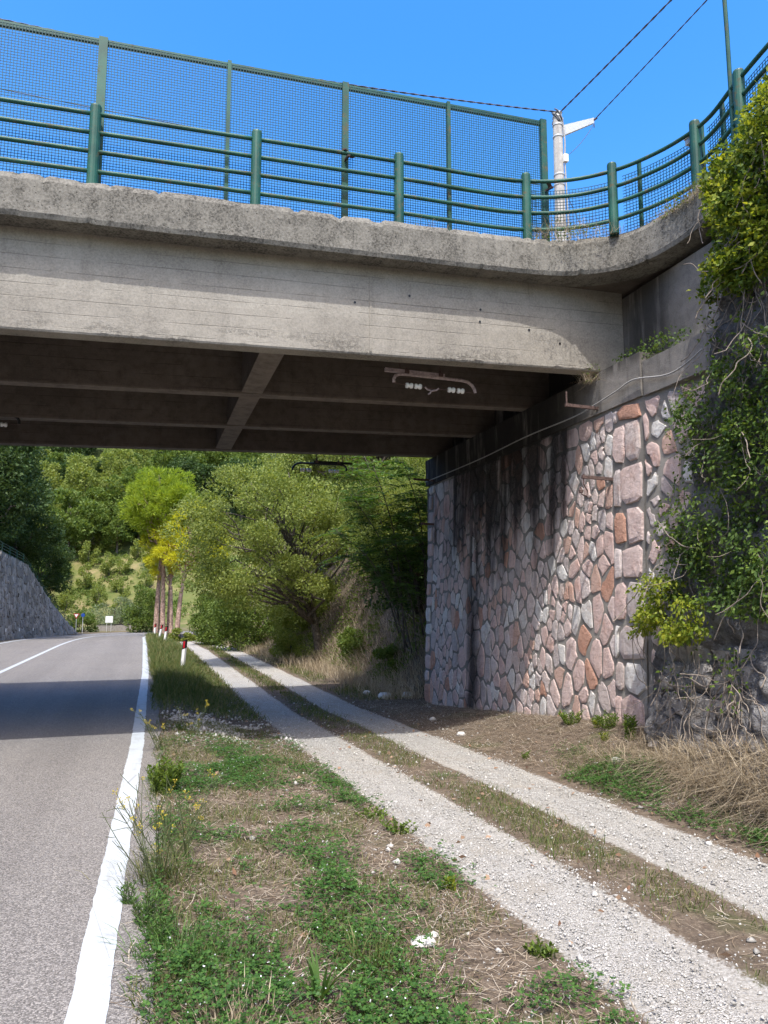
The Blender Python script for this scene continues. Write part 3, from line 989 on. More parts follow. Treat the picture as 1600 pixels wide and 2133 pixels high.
# construction joints as shallow grooves standing proud strips
# ------------------------------------------------------------------ cliff of grey rock right of the wing wall
def cliff_x(y, z):
    y = np.asarray(y, dtype=float); z = np.asarray(z, dtype=float)
    edge_y = np.interp(z, [-0.5, 0.4, 0.9, 1.5, 2.0, 2.8, 3.5, 4.0, 5.2, 6.2], [-0.45, -0.62, -0.60, -0.88, -1.08, -1.42, -1.55, -1.72, -2.1, -2.3])
    edge_y = edge_y + 0.22 * (fbm(z * 2.2, z * 0 + 3.3, 14) - 0.5)
    d = np.clip(edge_y - y, -0.4, 4)
    prot = 0.16 * ss(-0.02, 0.30, d) + 0.16 * np.clip(d, 0, 3) - 0.6 * ss(0.0, -0.25, d)
    ledge = np.abs(((z * 1.9 + 0.6 * (fbm(y * 1.3, z * 1.0, 33) - 0.5) + 0.25 * y) % 1.0) - 0.5)
    rock = 0.30 * (fbm(y * 1.7, z * 2.0, 31) - 0.5) + 0.16 * (fbm(y * 5, z * 7, 32) - 0.5) + 0.06 * (fbm(y * 16, z * 20, 35, 3) - 0.5) + 0.10 * (0.5 - ledge)
    foot = 0.45 * ss(1.3, 0.0, z) * ss(-0.6, -1.6, y)
    return 3.10 - prot - rock * ss(-0.05, 0.2, d) - foot
yc = np.linspace(-6.0, -0.30, 190); zc = np.linspace(-0.4, 6.1, 230)
YA, ZA = np.meshgrid(yc, zc)
XA = cliff_x(YA, ZA)
ii = np.arange(YA.size).reshape(YA.shape)
FA = np.stack([ii[:-1, :-1], ii[1:, :-1], ii[1:, 1:], ii[:-1, 1:]], -1).reshape(-1, 4)
g = G('cliff_rock')
p = g.pos()
c = g.ramp(g.noise(p, 3.5, 6, 0.7), [(0.3, (0.075, 0.07, 0.068)), (0.5, (0.19, 0.18, 0.172)), (0.7, (0.34, 0.33, 0.315))])
c = g.mix(g.step(g.noise(g.map(p, (1, 1, 3)), 9, 6, 0.75), 0.45, 0.7, 0, 0.7), c, (0.06, 0.055, 0.05))
c = g.mix(g.step(g.noise(p, 30, 5, 0.8), 0.52, 0.72, 0, 0.6), c, (0.42, 0.41, 0.39))
c = g.mix(g.step(g.noise(p, 1.8, 3), 0.55, 0.72, 0, 0.55), c, (0.10, 0.075, 0.05))
h = g.math('ADD', g.noise(p, 14, 6, 0.7), g.math('MULTIPLY', g.noise(g.map(p, (1, 1, 2.5)), 40, 4), 0.5))
g.bsdf(c, 0.92, g.bump(h, 1.0, 0.05), 0.2)
M['rock'] = g.mat
cliff = np_mesh('cliff', np.stack([XA.ravel(), YA.ravel(), ZA.ravel()], 1), FA, M['rock'])
tag(cliff, kind='structure')
# blocks of an old dry wall built into the foot of the cliff
for poly in stone_cells(-2.75, -1.25, 0.55, 1.28, 24, 0.7, srng):
    r_ = stone_rings(poly, 0.025, srng.uniform(0.03, 0.06), srng, 0.03)
    if not r_: continue
    V, F = r_
    a0, b0 = np.mean([v[0] for v in V]), np.mean([v[1] for v in V])
    x0 = float(cliff_x(a0, b0)) + 0.01
    me = bpy.data.meshes.new('block')
    me.from_pydata([(x0 - hh, a, b_) for a, b_, hh in V], [], [tuple(reversed(f)) for f in F])
    me.update()
    o = link_mesh('block', me, M['greystone'])
    o.parent = cliff

# ------------------------------------------------------------------ green bridge railing
railing = empty('bridge_railing', (0, 0.02, 6.27))
tag(railing, 'weathered green tubular railing with four rails along the bridge edge', 'railing')
def deck_z(x, y): return 6.27 + GR * x + 0.22 * float(ss(-1.0, -3.0, y))
rail_path = [np.array([x, 0.06]) for x in (-12.05, -10.30, -8.55, -6.795, -5.043, -3.291, -1.539, 0.213)] + \
            [np.array(q) for q in ((1.966, 0.05), (2.93, -0.45), (3.40, -1.42), (3.37, -2.15), (3.30, -3.2), (3.24, -4.3))]
for q in rail_path:
    b = MB()
    z0 = deck_z(*q) - 0.03
    hgt = 0.97
    b.lathe([(0.062, 0), (0.061, hgt - 0.03), (0.055, hgt - 0.01), (0.03, hgt)], (q[0], q[1], z0), 'z', 16)
    under(b.build('post', M['green'], smooth=False), railing)
dense = [cat(rail_path[max(0, i - 1):i + 3], 10)[(10 if i > 0 else 0):(20 if i > 0 else 10)] + [rail_path[i + 1]] for i in range(len(rail_path) - 1)]
for i, seg in enumerate(dense):
    for hz in (0.16, 0.39, 0.61, 0.83):
        b = MB()
        sag = random.uniform(-0.004, 0.004)
        b.tube([(q[0], q[1] - 0.008, deck_z(*q) + hz + sag * math.sin(math.pi * t / (len(seg) - 1))) for t, q in enumerate(seg)], 0.0255, 10)
        under(b.build('rail', M['green'], smooth=True), railing)

# ------------------------------------------------------------------ tall wire-mesh safety fence behind the railing
def wire_panel(name, path, z0f, h, pitch, w, parent):
    """grid of crossing flat wires standing on a polyline path"""
    P = [np.array(q, dtype=float) for q in path]
    L = [0]
    for i in range(1, len(P)): L.append(L[-1] + np.linalg.norm(P[i] - P[i - 1]))
    L = np.array(L)
    def at(s):
        return np.array([np.interp(s, L, [q[0] for q in P]), np.interp(s, L, [q[1] for q in P])])
    b = MB()
    nv = int(L[-1] / pitch)
    for k in range(1, nv):
        s_ = L[-1] * k / nv
        q = at(s_); q2 = at(min(s_ + 0.01, L[-1])); d = (q2 - q); d = d / max(np.linalg.norm(d), 1e-6)
        z0 = z0f(*q)
        b.bar((q[0], q[1], z0), (q[0], q[1], z0 + h), w, w * 0.6, (d[1], -d[0], 0))
    nh = int(h / pitch)
    nseg = max(1, len(P) - 1)
    for k in range(0, nh + 1):
        for i in range(nseg):
            a, c_ = P[i], P[i + 1]
            dz = h * k / nh
            b.bar((a[0], a[1] + 0.004, z0f(*a) + dz), (c_[0], c_[1] + 0.004, z0f(*c_) + dz), w * 0.6, w, (0, 0, 1))
    o = b.build(name, M['mesh'])
    o['kind'] = 'stuff'
    return under(o, parent)
fence = empty('safety_fence', (0, 0.2, 6.27))
tag(fence, 'tall dark green wire-mesh safety fence standing behind the bridge railing', 'fence')
FH = 1.85
posts_x = [(-11.9, 0.05), (-9.0, 0.095), (-7.58, 0.05), (-6.12, 0.095), (-4.72, 0.05), (-3.26, 0.095), (-1.86, 0.045), (-0.44, 0.08), (0.94, 0.045), (2.33, 0.09)]
fy = 0.20
for x, w in posts_x:
    b = MB()
    z0 = 6.2 + GR * x
    b.box(x - w / 2, x + w / 2, fy - 0.025, fy + 0.025, z0, z0 + FH + 0.085)
    under(b.build('post', M['green']), fence)
for i in range(len(posts_x) - 1):
    xa, xb = posts_x[i][0], posts_x[i + 1][0]
    b = MB()
    b.bar((xa, fy + 0.03, 6.27 + GR * xa + FH - 0.02), (xb, fy + 0.03, 6.27 + GR * xb + FH - 0.02), 0.05, 0.05)
    under(b.build('top_rail', M['green']), fence)
    b = MB()
    b.bar((xa, fy + 0.03, 6.27 + GR * xa + 0.03), (xb, fy + 0.03, 6.27 + GR * xb + 0.03), 0.03, 0.03)
    under(b.build('bottom_rail', M['green']), fence)
    if xb > -7:
        wire_panel('wire_mesh', [(xa, fy), (xb, fy)], lambda x, y: 6.28 + GR * x, FH - 0.03, 0.0325, 0.0062, fence)
# clamps that tie the fence posts to the railing
for x in (-0.44, 2.33):
    b = MB()
    z0 = 6.27 + GR * x + 0.86
    b.bar((x - 0.06, 0.02, z0), (x + 0.10, 0.2, z0 + 0.03), 0.05, 0.015)
    b.bar((x, 0.0, z0 - 0.08), (x, 0.2, z0 - 0.03), 0.03, 0.02)
    under(b.build('clamp', M['rust']), fence)
# lower mesh behind the curved railing
low = empty('curved_mesh_fence', (2.9, -0.4, 6.27))
tag(low, 'low green wire-mesh panel curving behind the railing at the bridge corner', 'fence')
curve_in = [q + np.array([0.10, 0.10]) for q in sum(dense[8:], [])]
seg_a = [q for q in curve_in if q[1] > -0.42 and q[0] > 2.0]
seg_b = [q for q in curve_in if -1.45 < q[1] <= -0.42]
seg_c = [q for q in curve_in if -3.3 < q[1] <= -1.45]
for seg, hh in ((seg_a, 0.75), (seg_b, 0.78), (seg_c, 0.80)):
    wire_panel('wire_mesh', seg, lambda x, y: deck_z(x, y) + 0.02, hh, 0.04, 0.007, low)
for q in (seg_a[-1], seg_b[2], seg_b[-1], seg_c[4]):
    b = MB()
    b.box(q[0] - 0.02, q[0] + 0.02, q[1] - 0.02, q[1] + 0.02, deck_z(*q) - 0.06, deck_z(*q) + 0.92)
    under(b.build('post', M['green']), low)
tallp = empty('tall_corner_post', (3.38, -2.02, 6.4))
tag(tallp, 'slim tall green steel post rising beside the railing at the top right', 'post')
b = MB(); b.tube([(0, 0, -0.1), (0.0, 0, 1.6), (-0.02, 0, 2.9)], 0.024, 10)
b.build('shaft', M['green'], tallp)
b = MB(); b.box(-0.07, 0.07, -0.07, 0.07, -0.06, -0.03)
b.build('base_plate', M['green'], tallp)

# ------------------------------------------------------------------ hanging insulator brackets under the bridge
def insulator_bracket(loc, label, flip, top):
    root = empty('insulator_bracket', loc)
    tag(root, label, 'bracket', 'insulator brackets hung under the bridge')
    s = -1 if flip else 1
    mat = M['black'] if flip else M['redrust']
    b = MB(); b.bar((-0.62 * s, 0, 0.11), (0.20 * s, 0, 0.10), 0.05, 0.045)
    b.build('bar', mat, root)
    b = MB()
    bow = [(-0.50, -0.05), (-0.50, 0.0), (-0.475, 0.045), (-0.42, 0.07), (-0.3, 0.075), (0.45, 0.065), (0.54, 0.05), (0.60, 0.01), (0.635, -0.045), (0.645, -0.09)]
    b.tube([(x * s, 0.0, z) for x, z in bow], 0.022, 8)
    b.build('bow', mat, root)
    for x in (-0.42, -0.02 + 0.16):
        b = MB(); b.tube([(x * s, 0, 0.12), (x * s, 0, top)], 0.008, 6); b.build('hanger_rod', M['rust'], root)
    for x in (-0.33, 0.14):
        b = MB(); b.box(x * s - 0.03, x * s + 0.03, -0.04, 0.04, 0.08, 0.13); b.box(x * s - 0.012, x * s + 0.012, -0.012, 0.012, 0.13, 0.165)
        b.build('clamp', M['rust'], root)
    for x in (-0.29, -0.17, 0.30, 0.43):
        b = MB()
        b.lathe([(0.015, -0.05), (0.034, -0.045), (0.038, -0.02), (0.026, -0.008), (0.026, 0.008), (0.038, 0.02), (0.034, 0.045), (0.015, 0.05)], (x * s, 0, -0.075 - 0.01 * x), 'x', 12)
        b.build('insulator', M['porcelain'], root, smooth=True)
    b = MB(); b.tube([(-0.52 * s, 0, -0.05), (-0.25 * s, 0, -0.073), (0, 0, -0.085), (0.35 * s, 0, -0.08), (0.66 * s, 0, -0.09)], 0.006, 6)
    b.build('wire', M['rust'], root)
    b = MB()
    b.tube([(-0.07 * s, 0, -0.07), (-0.04 * s, 0, -0.10), (0.02 * s, 0, -0.115), (0.09 * s, 0, -0.10), (0.12 * s, 0, -0.07)], 0.011, 6)
    b.tube([(0.02 * s, 0, -0.11), (0.0, 0, -0.15), (-0.03 * s, 0, -0.165)], 0.010, 6)
    b.build('hook', M['redrust'], root)
    return root
insulator_bracket((0.87, 0.74, 4.56), 'reddish steel bracket with four white insulators hanging under the front girder', False, 1.2)
insulator_bracket((0.86, 6.83, 4.52), 'dark steel bracket with insulators seen against the trees beyond the bridge', True, 1.25)
insulator_bracket((-5.0, 4.2, 4.46), 'dark bracket end under the girders at the left edge of the photo', True, 1.1)

# ------------------------------------------------------------------ iron brackets and cable on the abutment
def arm_bracket(y, z, length, label, upright=0.0, hook=False):
    x = float(face_x(z)) - 0.03
    root = empty('wall_bracket', (x, y, z))
    tag(root, label, 'bracket', 'iron brackets on the abutment')
    b = MB(); b.bar((0.1, 0, 0), (-length, 0, 0.01), 0.035, 0.04); b.build('arm', M['rust'], root)
    if upright:
        b = MB(); b.tube([(-length + 0.02, 0, 0), (-length + 0.02, 0, upright)], 0.012, 6); b.build('pin', M['rust'], root)
    if hook:
        b = MB()
        b.tube([(-length + 0.03, 0, 0.05), (-length + 0.02, 0, -0.08), (-length + 0.07, -0.01, -0.17), (-length + 0.05, -0.02, -0.24), (-length - 0.02, -0.02, -0.22), (-length - 0.02, 0, -0.12)], 0.010, 6)
        b.build('hook', M['rust'], root)
        b = MB(); b.lathe([(0.012, 0), (0.028, 0.008), (0.028, 0.04), (0.012, 0.05)], (-length - 0.02, 0, -0.2), 'z', 10); b.build('insulator', M['rust'], root)
    return root
arm_bracket(0.28, 4.27, 0.50, 'rusty bracket with an upright pin at the top of the stone wall near the cap', 0.19)
arm_bracket(0.02, 3.27, 0.42, 'rusty iron bracket with a hanging hook in the middle of the stone wall', 0.0, True)
arm_bracket(6.25, 4.26, 0.45, 'upper dark iron bracket at the far end of the stone wall')
arm_bracket(6.25, 3.34, 0.25, 'lower short iron bracket at the far end of the stone wall')
cab = MB()
pts = cat([(2.99, 6.5, 4.26), (3.03, 3.89, 4.26), (3.02, 2.12, 4.29), (3.02, 0.8, 4.27), (3.03, 0.29, 4.31), (3.04, -0.2, 4.37), (3.05, -0.55, 4.42), (3.06, -1.1, 4.31), (3.02, -1.45, 4.30), (2.95, -1.85, 4.36)], 8)
cab.tube(pts, 0.010, 6)
o = cab.build('grey_cable', M['conduit'], smooth=True)
tag(o, 'grey cable clipped along the top of the stone wall below the concrete cap', 'cable')

# ------------------------------------------------------------------ utility pole and overhead cables
pole = empty('utility_pole', (8.02, 9.0, 5.0))
tag(pole, 'concrete utility pole with side arm standing behind the fence end', 'pole')
b = MB(); b.lathe([(0.20, -0.6), (0.165, 5.0), (0.125, 10.45), (0.11, 10.5)], (0, 0, 0), 'z', 20); b.build('shaft', M['polecon'], pole, smooth=True)
b = MB(); b.add([(0.10, -0.05, 9.78), (0.10, 0.05, 9.78), (0.10, 0.05, 10.10), (0.10, -0.05, 10.10), (1.18, -0.04, 10.42), (1.18, 0.04, 10.42), (1.18, 0.04, 10.58), (1.18, -0.04, 10.58)],
                [(0, 1, 2, 3), (7, 6, 5, 4), (0, 4, 5, 1), (1, 5, 6, 2), (2, 6, 7, 3), (3, 7, 4, 0)]); b.build('side_arm', M['galv'], pole)
b = MB(); b.tube([(1.18, -0.05, 10.5), (1.26, -0.06, 10.57)], 0.03, 6); b.tube([(1.2, 0, 10.3), (1.2, 0, 10.42)], 0.012, 6); b.build('arm_insulator', M['rust'], pole)
for zz, rr in ((10.1, 0.135), (9.75, 0.137), (10.35, 0.13), (8.6, 0.145), (8.3, 0.147)):
    b = MB(); b.lathe([(rr, -0.025), (rr + 0.008, -0.02), (rr + 0.008, 0.02), (rr, 0.025)], (0, 0, zz), 'z', 20); b.build('band', M['galv'], pole)
b = MB(); b.box(0.07, 0.20, -0.19, -0.09, 8.95, 9.17); b.build('junction_box', M['white'], pole)
prng = np.random.default_rng(3)
for k in range(7):
    b = MB()
    a = prng.uniform(0, 6.28); rr = 0.14
    b.tube(cat([(rr * math.cos(a + t * 0.7), rr * math.sin(a + t * 0.7), 10.55 - 0.12 * t + prng.uniform(-.05, .05)) for t in range(4)], 5), 0.018, 6)
    b.build('wire_tie', M['cable'], pole, smooth=True)
b = MB(); b.tube(cat([(0.10, -0.10, 10.3), (0.14, -0.13, 9.6), (0.13, -0.12, 8.9), (0.17, -0.13, 7.0), (0.19, -0.13, 4.0)], 6), 0.022, 6); b.build('down_pipe', M['conduit'], pole, smooth=True)
b = MB(); b.tube([(0.15, -0.12, 8.0), (1.0, -0.35, 5.8), (1.5, -0.5, 4.4)], 0.01, 5); b.build('stay_wire', M['cable'], pole)

def cable(name, a, c_, sag, r, label, twist=0, mat='cable'):
    a, c_ = np.array(a, float), np.array(c_, float)
    b = MB()
    L = np.linalg.norm(c_ - a)
    n = int(max(20, L * (9 if twist else 2)))
    for k in range(max(1, twist)):
        pts = []
        for i in range(n + 1):
            t = i / n
            q = a + (c_ - a) * t - np.array([0, 0, sag * 4 * t * (1 - t)])
            if twist:
                ph = 2 * math.pi * (t * L / 0.55 + k / twist)
                q = q + np.array([0.3 * math.cos(ph), math.cos(ph), math.sin(ph)]) * r * 1.05
            pts.append(q)
        b.tube(pts, r, 5)
    o = b.build(name, M[mat], smooth=True)
    tag(o, label, 'cable')
cable('overhead_cable', (8.0, 8.9, 15.45), (-9.5, 9.0, 14.75), 0.32, 0.012, 'twisted cable bundle running left from the pole above the mesh fence', 2)
cable('overhead_cable', (8.05, 8.9, 15.45), (9.35, 0.2, 16.2), 0.05, 0.015, 'thick twisted cable rising to the right from the pole top', 2)
cable('overhead_cable', (9.24, 8.95, 15.55), (9.5, 0.0, 15.85), 0.04, 0.011, 'thin cable rising to the right from the tip of the side arm', 2)
cable('overhead_cable', (8.0, 9.1, 13.3), (-9.5, 9.1, 13.2), 0.20, 0.010, 'thin single wire seen through the mesh fence')
cable('overhead_cable', (9.2, 8.95, 15.4), (8.15, 8.85, 14.1), 0.12, 0.008, 'thin slack wire from the side arm down to the pole')

# small grey roof box behind the curved railing
b = MB()
b.box(-0.07, 0.07, -0.06, 0.06, 0, 0.10)
o = b.build('meter_box', M['galv']); o.location = (3.47, -1.27, 7.16); o.scale = (0.7, 0.7, 0.7)
b = MB(); b.box(-0.085, 0.085, -0.075, 0.075, 0.102, 0.125); b.build('lid', M['polecon'], o)
b = MB(); b.box(-0.02, 0.02, -0.02, 0.02, -0.80, -0.002); b.build('stand', M['green'], o)
tag(o, 'small grey meter box with a lid behind the curved railing', 'box')

# ------------------------------------------------------------------ left retaining wall with railing
lw = empty('retaining_wall', (-9.8, 40, 0))
tag(lw, 'tall grey stone retaining wall falling away along the left of the road', 'wall')
yw = np.concatenate([np.linspace(-8, 24, 20)[:-1], np.linspace(24, 57.3, 60)])
V, F = [], []
for y in yw:
    x = float(wall_x(y)); t = float(wall_top(y)); zb = float(zroad(y)) - 0.4
    V += [(x, y, zb), (x - 0.25, y, max(t, zb + 0.1)), (x - 0.75, y, max(t, zb + 0.1)), (x - 0.75, y, zb)]
for i in range(len(yw) - 1):
    a, b_ = 4 * i, 4 * (i + 1)
    F += [(a, a + 1, b_ + 1, b_), (a + 1, a + 2, b_ + 2, b_ + 1), (a + 2, a + 3, b_ + 3, b_ + 2)]
b = MB(); b.v = V; b.f = F
under(b.build('mortar', M['mortar']), lw)
wr = np.random.default_rng(17)
allV, allF, k0 = [], [], 0
for poly in stone_cells(26, 57, -0.5, 4.8, 950, 1.0, wr, 1):
    cy, cz = centroid(poly)
    if cz > float(wall_top(cy)) - 0.08: continue
    r_ = stone_rings(poly, 0.018, wr.uniform(0.02, 0.09), wr, 0.02)
    if not r_: continue
    V, F = r_
    for a, b_, hh in V:
        tt = float(wall_top(a)); f = (b_ + 0.5) / max(tt + 0.5, 0.3)
        allV.append((float(wall_x(a)) - 0.25 * min(max(f, 0), 1.05) + hh, a, min(b_, tt)))
    allF += [tuple(q + k0 for q in f) for f in F]
    k0 += len(V)
b = MB(); b.v = allV; b.f = allF
o = under(b.build('stone_facing', M['greystone']), lw)
o['kind'] = 'stuff'
for y in (31.0, 33.4, 37, 40.5, 44.5, 49):
    b = MB(); x = float(wall_x(y))
    b.box(x + 0.03, x + 0.06, y - 0.05, y + 0.05, float(zroad(y)) + 0.45, float(zroad(y)) + 0.62)
    under(b.build('reflector', M['white']), lw)
for y, z in ((29.5, 0.9), (31.6, 1.1), (35.5, 1.0), (33, 2.6), (38, 1.2), (42, 1.0), (40, 2.2), (46, 0.8)):
    b = MB(); x = float(wall_x(y)) - 0.12
    b.box(x + 0.08, x + 0.13, y - 0.07, y + 0.07, z, z + 0.22)
    under(b.build('weep_hole', M['black']), lw)
lr = empty('wall_railing', (-10.2, 40, 4.5))
tag(lr, 'thin green railing following the sloping top of the left retaining wall', 'railing')
ry = [y for y in np.arange(24, 57, 1.9)]
for y in ry:
    b = MB(); x = float(wall_x(y)) - 0.45; z = float(wall_top(y))
    b.box(x - 0.03, x + 0.03, y - 0.03, y + 0.03, z - 0.03, z + 0.62)
    under(b.build('post', M['green']), lr)
for y0, y1 in zip(ry[:-1], ry[1:]):
    for hz in (0.13, 0.29, 0.45, 0.60):
        b = MB()
        b.tube([(float(wall_x(y)) - 0.45, y, float(wall_top(y)) + hz) for y in (y0, (y0 + y1) / 2, y1)], 0.02, 5)
        under(b.build('rail', M['green']), lr)

# ------------------------------------------------------------------ verge posts, signs, low wall, bale
def delineator(x, y, lean, label, s=1.0):
    z = float(ground_z(x, y))
    root = empty('delineator_post', (x, y, z - 0.05))
    root.rotation_euler = (math.radians(lean[0]), math.radians(lean[1]), math.radians(-16))
    root.scale = (s, s, s)
    tag(root, label, 'road post', 'white roadside delineator posts')
    def prism(z0, z1, dz, w=0.12, d=0.075, grow=0.0):
        b = MB()
        w2, d2 = w / 2 + grow, d / 2 + grow
        vs = []
        for (zz, sl) in ((z0, dz if z0 > 0.2 else 0), (z1, dz)):
            for (px, py) in ((-w2, d2), (-w2 * 0.55, -d2), (w2 * 0.55, -d2), (w2, d2)):
                vs.append((px, py, zz + sl * px / w2))
        b.add(vs, [(3, 2, 1, 0), (4, 5, 6, 7), (0, 1, 5, 4), (1, 2, 6, 5), (2, 3, 7, 6), (3, 0, 4, 7)])
        return b
    prism(0.0, 0.66, 0.03).build('body', M['white'], root)
    head = prism(0.661, 0.89, 0.03, grow=0.002).build('black_head', M['black'], root)
    b = MB(); b.box(-0.022, 0.022, -0.048, -0.0385, 0.69, 0.86); b.build('reflector', M['red'], head)
    return root
delineator(-1.54, 13.0, (0, 4.0), 'nearest white roadside post with a black head and red reflector')
delineator(-1.62, 28.0, (2, 7.0), 'leaning white roadside post before the pine trunks, second along the verge')
delineator(-1.75, 34.0, (0, 11.0), 'strongly leaning white roadside post, third along the verge')
delineator(-1.85, 42.0, (0, 3.0), 'small far white roadside post at the bend of the road')

def post_at(root, h, r=0.03):
    b = MB(); b.tube([(0, 0, -0.2), (0, 0, h)], r, 8); b.build('post', M['galv'], root)
r1 = empty('give_way_sign', (-7.72, 58.0, -0.5)); r1.scale = (0.72, 0.72, 0.72); tag(r1, 'red and white triangular give way sign at the end of the left wall', 'sign')
r1.rotation_euler = (0, 0, math.radians(-12))
post_at(r1, 2.2)
b = MB(); b.add([(-0.34, 0, 2.2), (0.34, 0, 2.2), (0, 0, 1.62), (-0.34, 0.03, 2.2), (0.34, 0.03, 2.2), (0, 0.03, 1.62)], [(0, 2, 1), (3, 4, 5), (0, 1, 4, 3), (1, 2, 5, 4), (2, 0, 3, 5)])
pl = b.build('plate', M['red'], r1); pl.location = (0, -0.05, 0)
b = MB(); b.add([(-0.22, -0.004, 2.13), (0.22, -0.004, 2.13), (0, -0.004, 1.76)], [(0, 2, 1)]); b.build('white_field', M['white'], pl)
r2 = empty('blue_sign', (-7.2, 57.6, -0.5)); r2.scale = (0.75, 0.75, 0.75); tag(r2, 'small blue round sign on a thin grey post left of the road', 'sign')
post_at(r2, 2.1, 0.035)
b = MB(); b.lathe([(0.20, -0.01), (0.20, 0.01)], (0, -0.05, 1.95), 'y', 20); b.build('plate', M['blue'], r2)
r3 = empty('white_board', (-5.35, 61.5, -0.45)); tag(r3, 'blank white notice board beyond the low wall', 'sign')
for sx in (-0.18, 0.18):
    b = MB(); b.tube([(sx, 0.03, -0.2), (sx, 0.03, 1.25)], 0.025, 6); b.build('post', M['galv'], r3)
b = MB(); b.box(-0.30, 0.30, -0.02, 0.0, 0.72, 1.28); b.build('board', M['white'], r3)
lowall = empty('low_wall', (-4.4, 62.6, -0.5)); tag(lowall, 'low grey stone parapet wall on the outside of the road bend', 'wall')
lowall.rotation_euler = (0, 0, math.radians(-15))
b = MB(); b.box(-2.05, -0.32, -0.2, 0.2, -0.4, 0.50); b.build('wall', M['greystone'], lowall)
b = MB(); b.box(-0.30, 1.75, -0.22, 0.18, -0.4, 0.56); b.build('wall', M['greystone'], lowall)
b = MB(); b.box(-2.07, 1.77, -0.24, 0.24, 0.562, 0.62); b.build('coping', M['cap'], lowall)
b = MB()
b.lathe([(0.30, -0.5), (0.60, -0.495), (0.64, -0.4), (0.64, 0.4), (0.60, 0.495), (0.30, 0.5)], (0, 0, 0.6), 'x', 24)
bale = b.build('hay_bale', M['hay'], smooth=True); bale.location = (-4.0, 76.4, float(ground_z(-4.0, 76.4)) - 0.05); bale.rotation_euler = (0, 0, math.radians(20))
tag(bale, 'brown round hay bale on the meadow below the slope', 'hay bale')

# ------------------------------------------------------------------ vegetation
L = {}
L['dark'] = leaf_mat('leaf_dark', [(0.028, 0.055, 0.014), (0.05, 0.09, 0.022), (0.085, 0.13, 0.035)], 0.3)
L['mid'] = leaf_mat('leaf_mid', [(0.07, 0.115, 0.022), (0.12, 0.18, 0.035), (0.18, 0.235, 0.055)], 0.4)
L['light'] = leaf_mat('leaf_light', [(0.14, 0.19, 0.04), (0.22, 0.27, 0.06), (0.31, 0.35, 0.11)], 0.45)
L['pine'] = leaf_mat('leaf_pine', [(0.18, 0.26, 0.025), (0.27, 0.36, 0.035), (0.34, 0.42, 0.05)], 0.5)
L['yellow'] = leaf_mat('leaf_yellow', [(0.44, 0.48, 0.03), (0.54, 0.55, 0.04), (0.62, 0.60, 0.06)], 0.5)
L['olive'] = leaf_mat('leaf_olive', [(0.13, 0.17, 0.08), (0.19, 0.23, 0.12), (0.25, 0.29, 0.17)], 0.35)
L['frond'] = leaf_mat('leaf_frond', [(0.045, 0.11, 0.02), (0.08, 0.16, 0.03), (0.13, 0.22, 0.045)], 0.4)
L['vine'] = leaf_mat('leaf_vine', [(0.07, 0.12, 0.02), (0.12, 0.19, 0.03), (0.20, 0.27, 0.05)], 0.4)
L['vinebright'] = leaf_mat('leaf_vine_bright', [(0.10, 0.16, 0.02), (0.21, 0.27, 0.03), (0.36, 0.38, 0.045)], 0.45)
L['vinedark'] = leaf_mat('leaf_vine_dark', [(0.045, 0.09, 0.02), (0.08, 0.14, 0.03), (0.13, 0.19, 0.045)], 0.35)
L['grass'] = leaf_mat('grass_green', [(0.045, 0.08, 0.018), (0.08, 0.125, 0.028), (0.14, 0.16, 0.05), (0.24, 0.21, 0.10)], 0.3)
L['freshgrass'] = leaf_mat('grass_fresh', [(0.05, 0.11, 0.03), (0.09, 0.17, 0.045), (0.13, 0.22, 0.05)], 0.35)
L['dry'] = leaf_mat('grass_dry', [(0.26, 0.20, 0.13), (0.42, 0.34, 0.23), (0.56, 0.48, 0.35)], 0.2, tint=(1, 0.95, 0.8))
L['straw'] = leaf_mat('straw', [(0.12, 0.085, 0.055), (0.24, 0.18, 0.12), (0.38, 0.31, 0.22), (0.52, 0.46, 0.37)], 0.1, tint=(1, 0.95, 0.8))
L['clover'] = leaf_mat('clover_leaf', [(0.03, 0.085, 0.018), (0.055, 0.13, 0.028), (0.09, 0.18, 0.035)], 0.3)
L['flower'] = plain('white_petal', (0.75, 0.75, 0.78), 0.7)
L['yflower'] = plain('yellow_flower', (0.42, 0.34, 0.04), 0.7)
L['fennel'] = leaf_mat('fennel_stem', [(0.06, 0.08, 0.035), (0.10, 0.12, 0.05)], 0.15)

def crown_points(n_cl, per, R, rng, shape='round', flat=0.7, cl=0.34):
    """cluster centres filling an ellipsoid of radii R, then leaves about each centre"""
    C = []
    while len(C) < n_cl:
        q = rng.uniform(-1, 1, 3)
        d = np.linalg.norm(q)
        if d > 1: continue
        if d < rng.uniform(0.1, 0.75): continue
        if shape == 'cone':
            if np.hypot(q[0], q[1]) > 0.75 * (1 - (q[2] + 1) / 2) + 0.08: continue
        if shape == 'umbrella' and q[2] < -0.15 + 0.4 * np.hypot(q[0], q[1]) - 0.3: continue
        C.append(q)
    C = np.array(C)
    P, N = [], []
    for q in C:
        r_ = cl * rng.uniform(0.65, 1.25)
        d = rand_dirs(per, rng)
        rad = r_ * rng.uniform(0.35, 1.0, per) ** 0.6
        pts = q + d * rad[:, None] * np.array([1, 1, flat])
        P.append(pts); N.append(unit(d + q * 0.6 + np.array([0, 0, 0.25])))
    return C * np.array(R), np.concatenate(P) * np.array(R), np.concatenate(N)

def limb(b, a, c_, r0, r1, rng, n=5, wob=0.06):
    a, c_ = np.array(a, float), np.array(c_, float)
    Ln = np.linalg.norm(c_ - a)
    pts, rs = [], []
    for i in range(n + 1):
        t = i / n
        q = a + (c_ - a) * t + (rng.normal(size=3) * wob * Ln if 0 < i < n else 0)
        q[2] += 0.10 * Ln * math.sin(math.pi * t)
        pts.append(q); rs.append(r0 + (r1 - r0) * t)
    b.tube(pts, rs, 6)

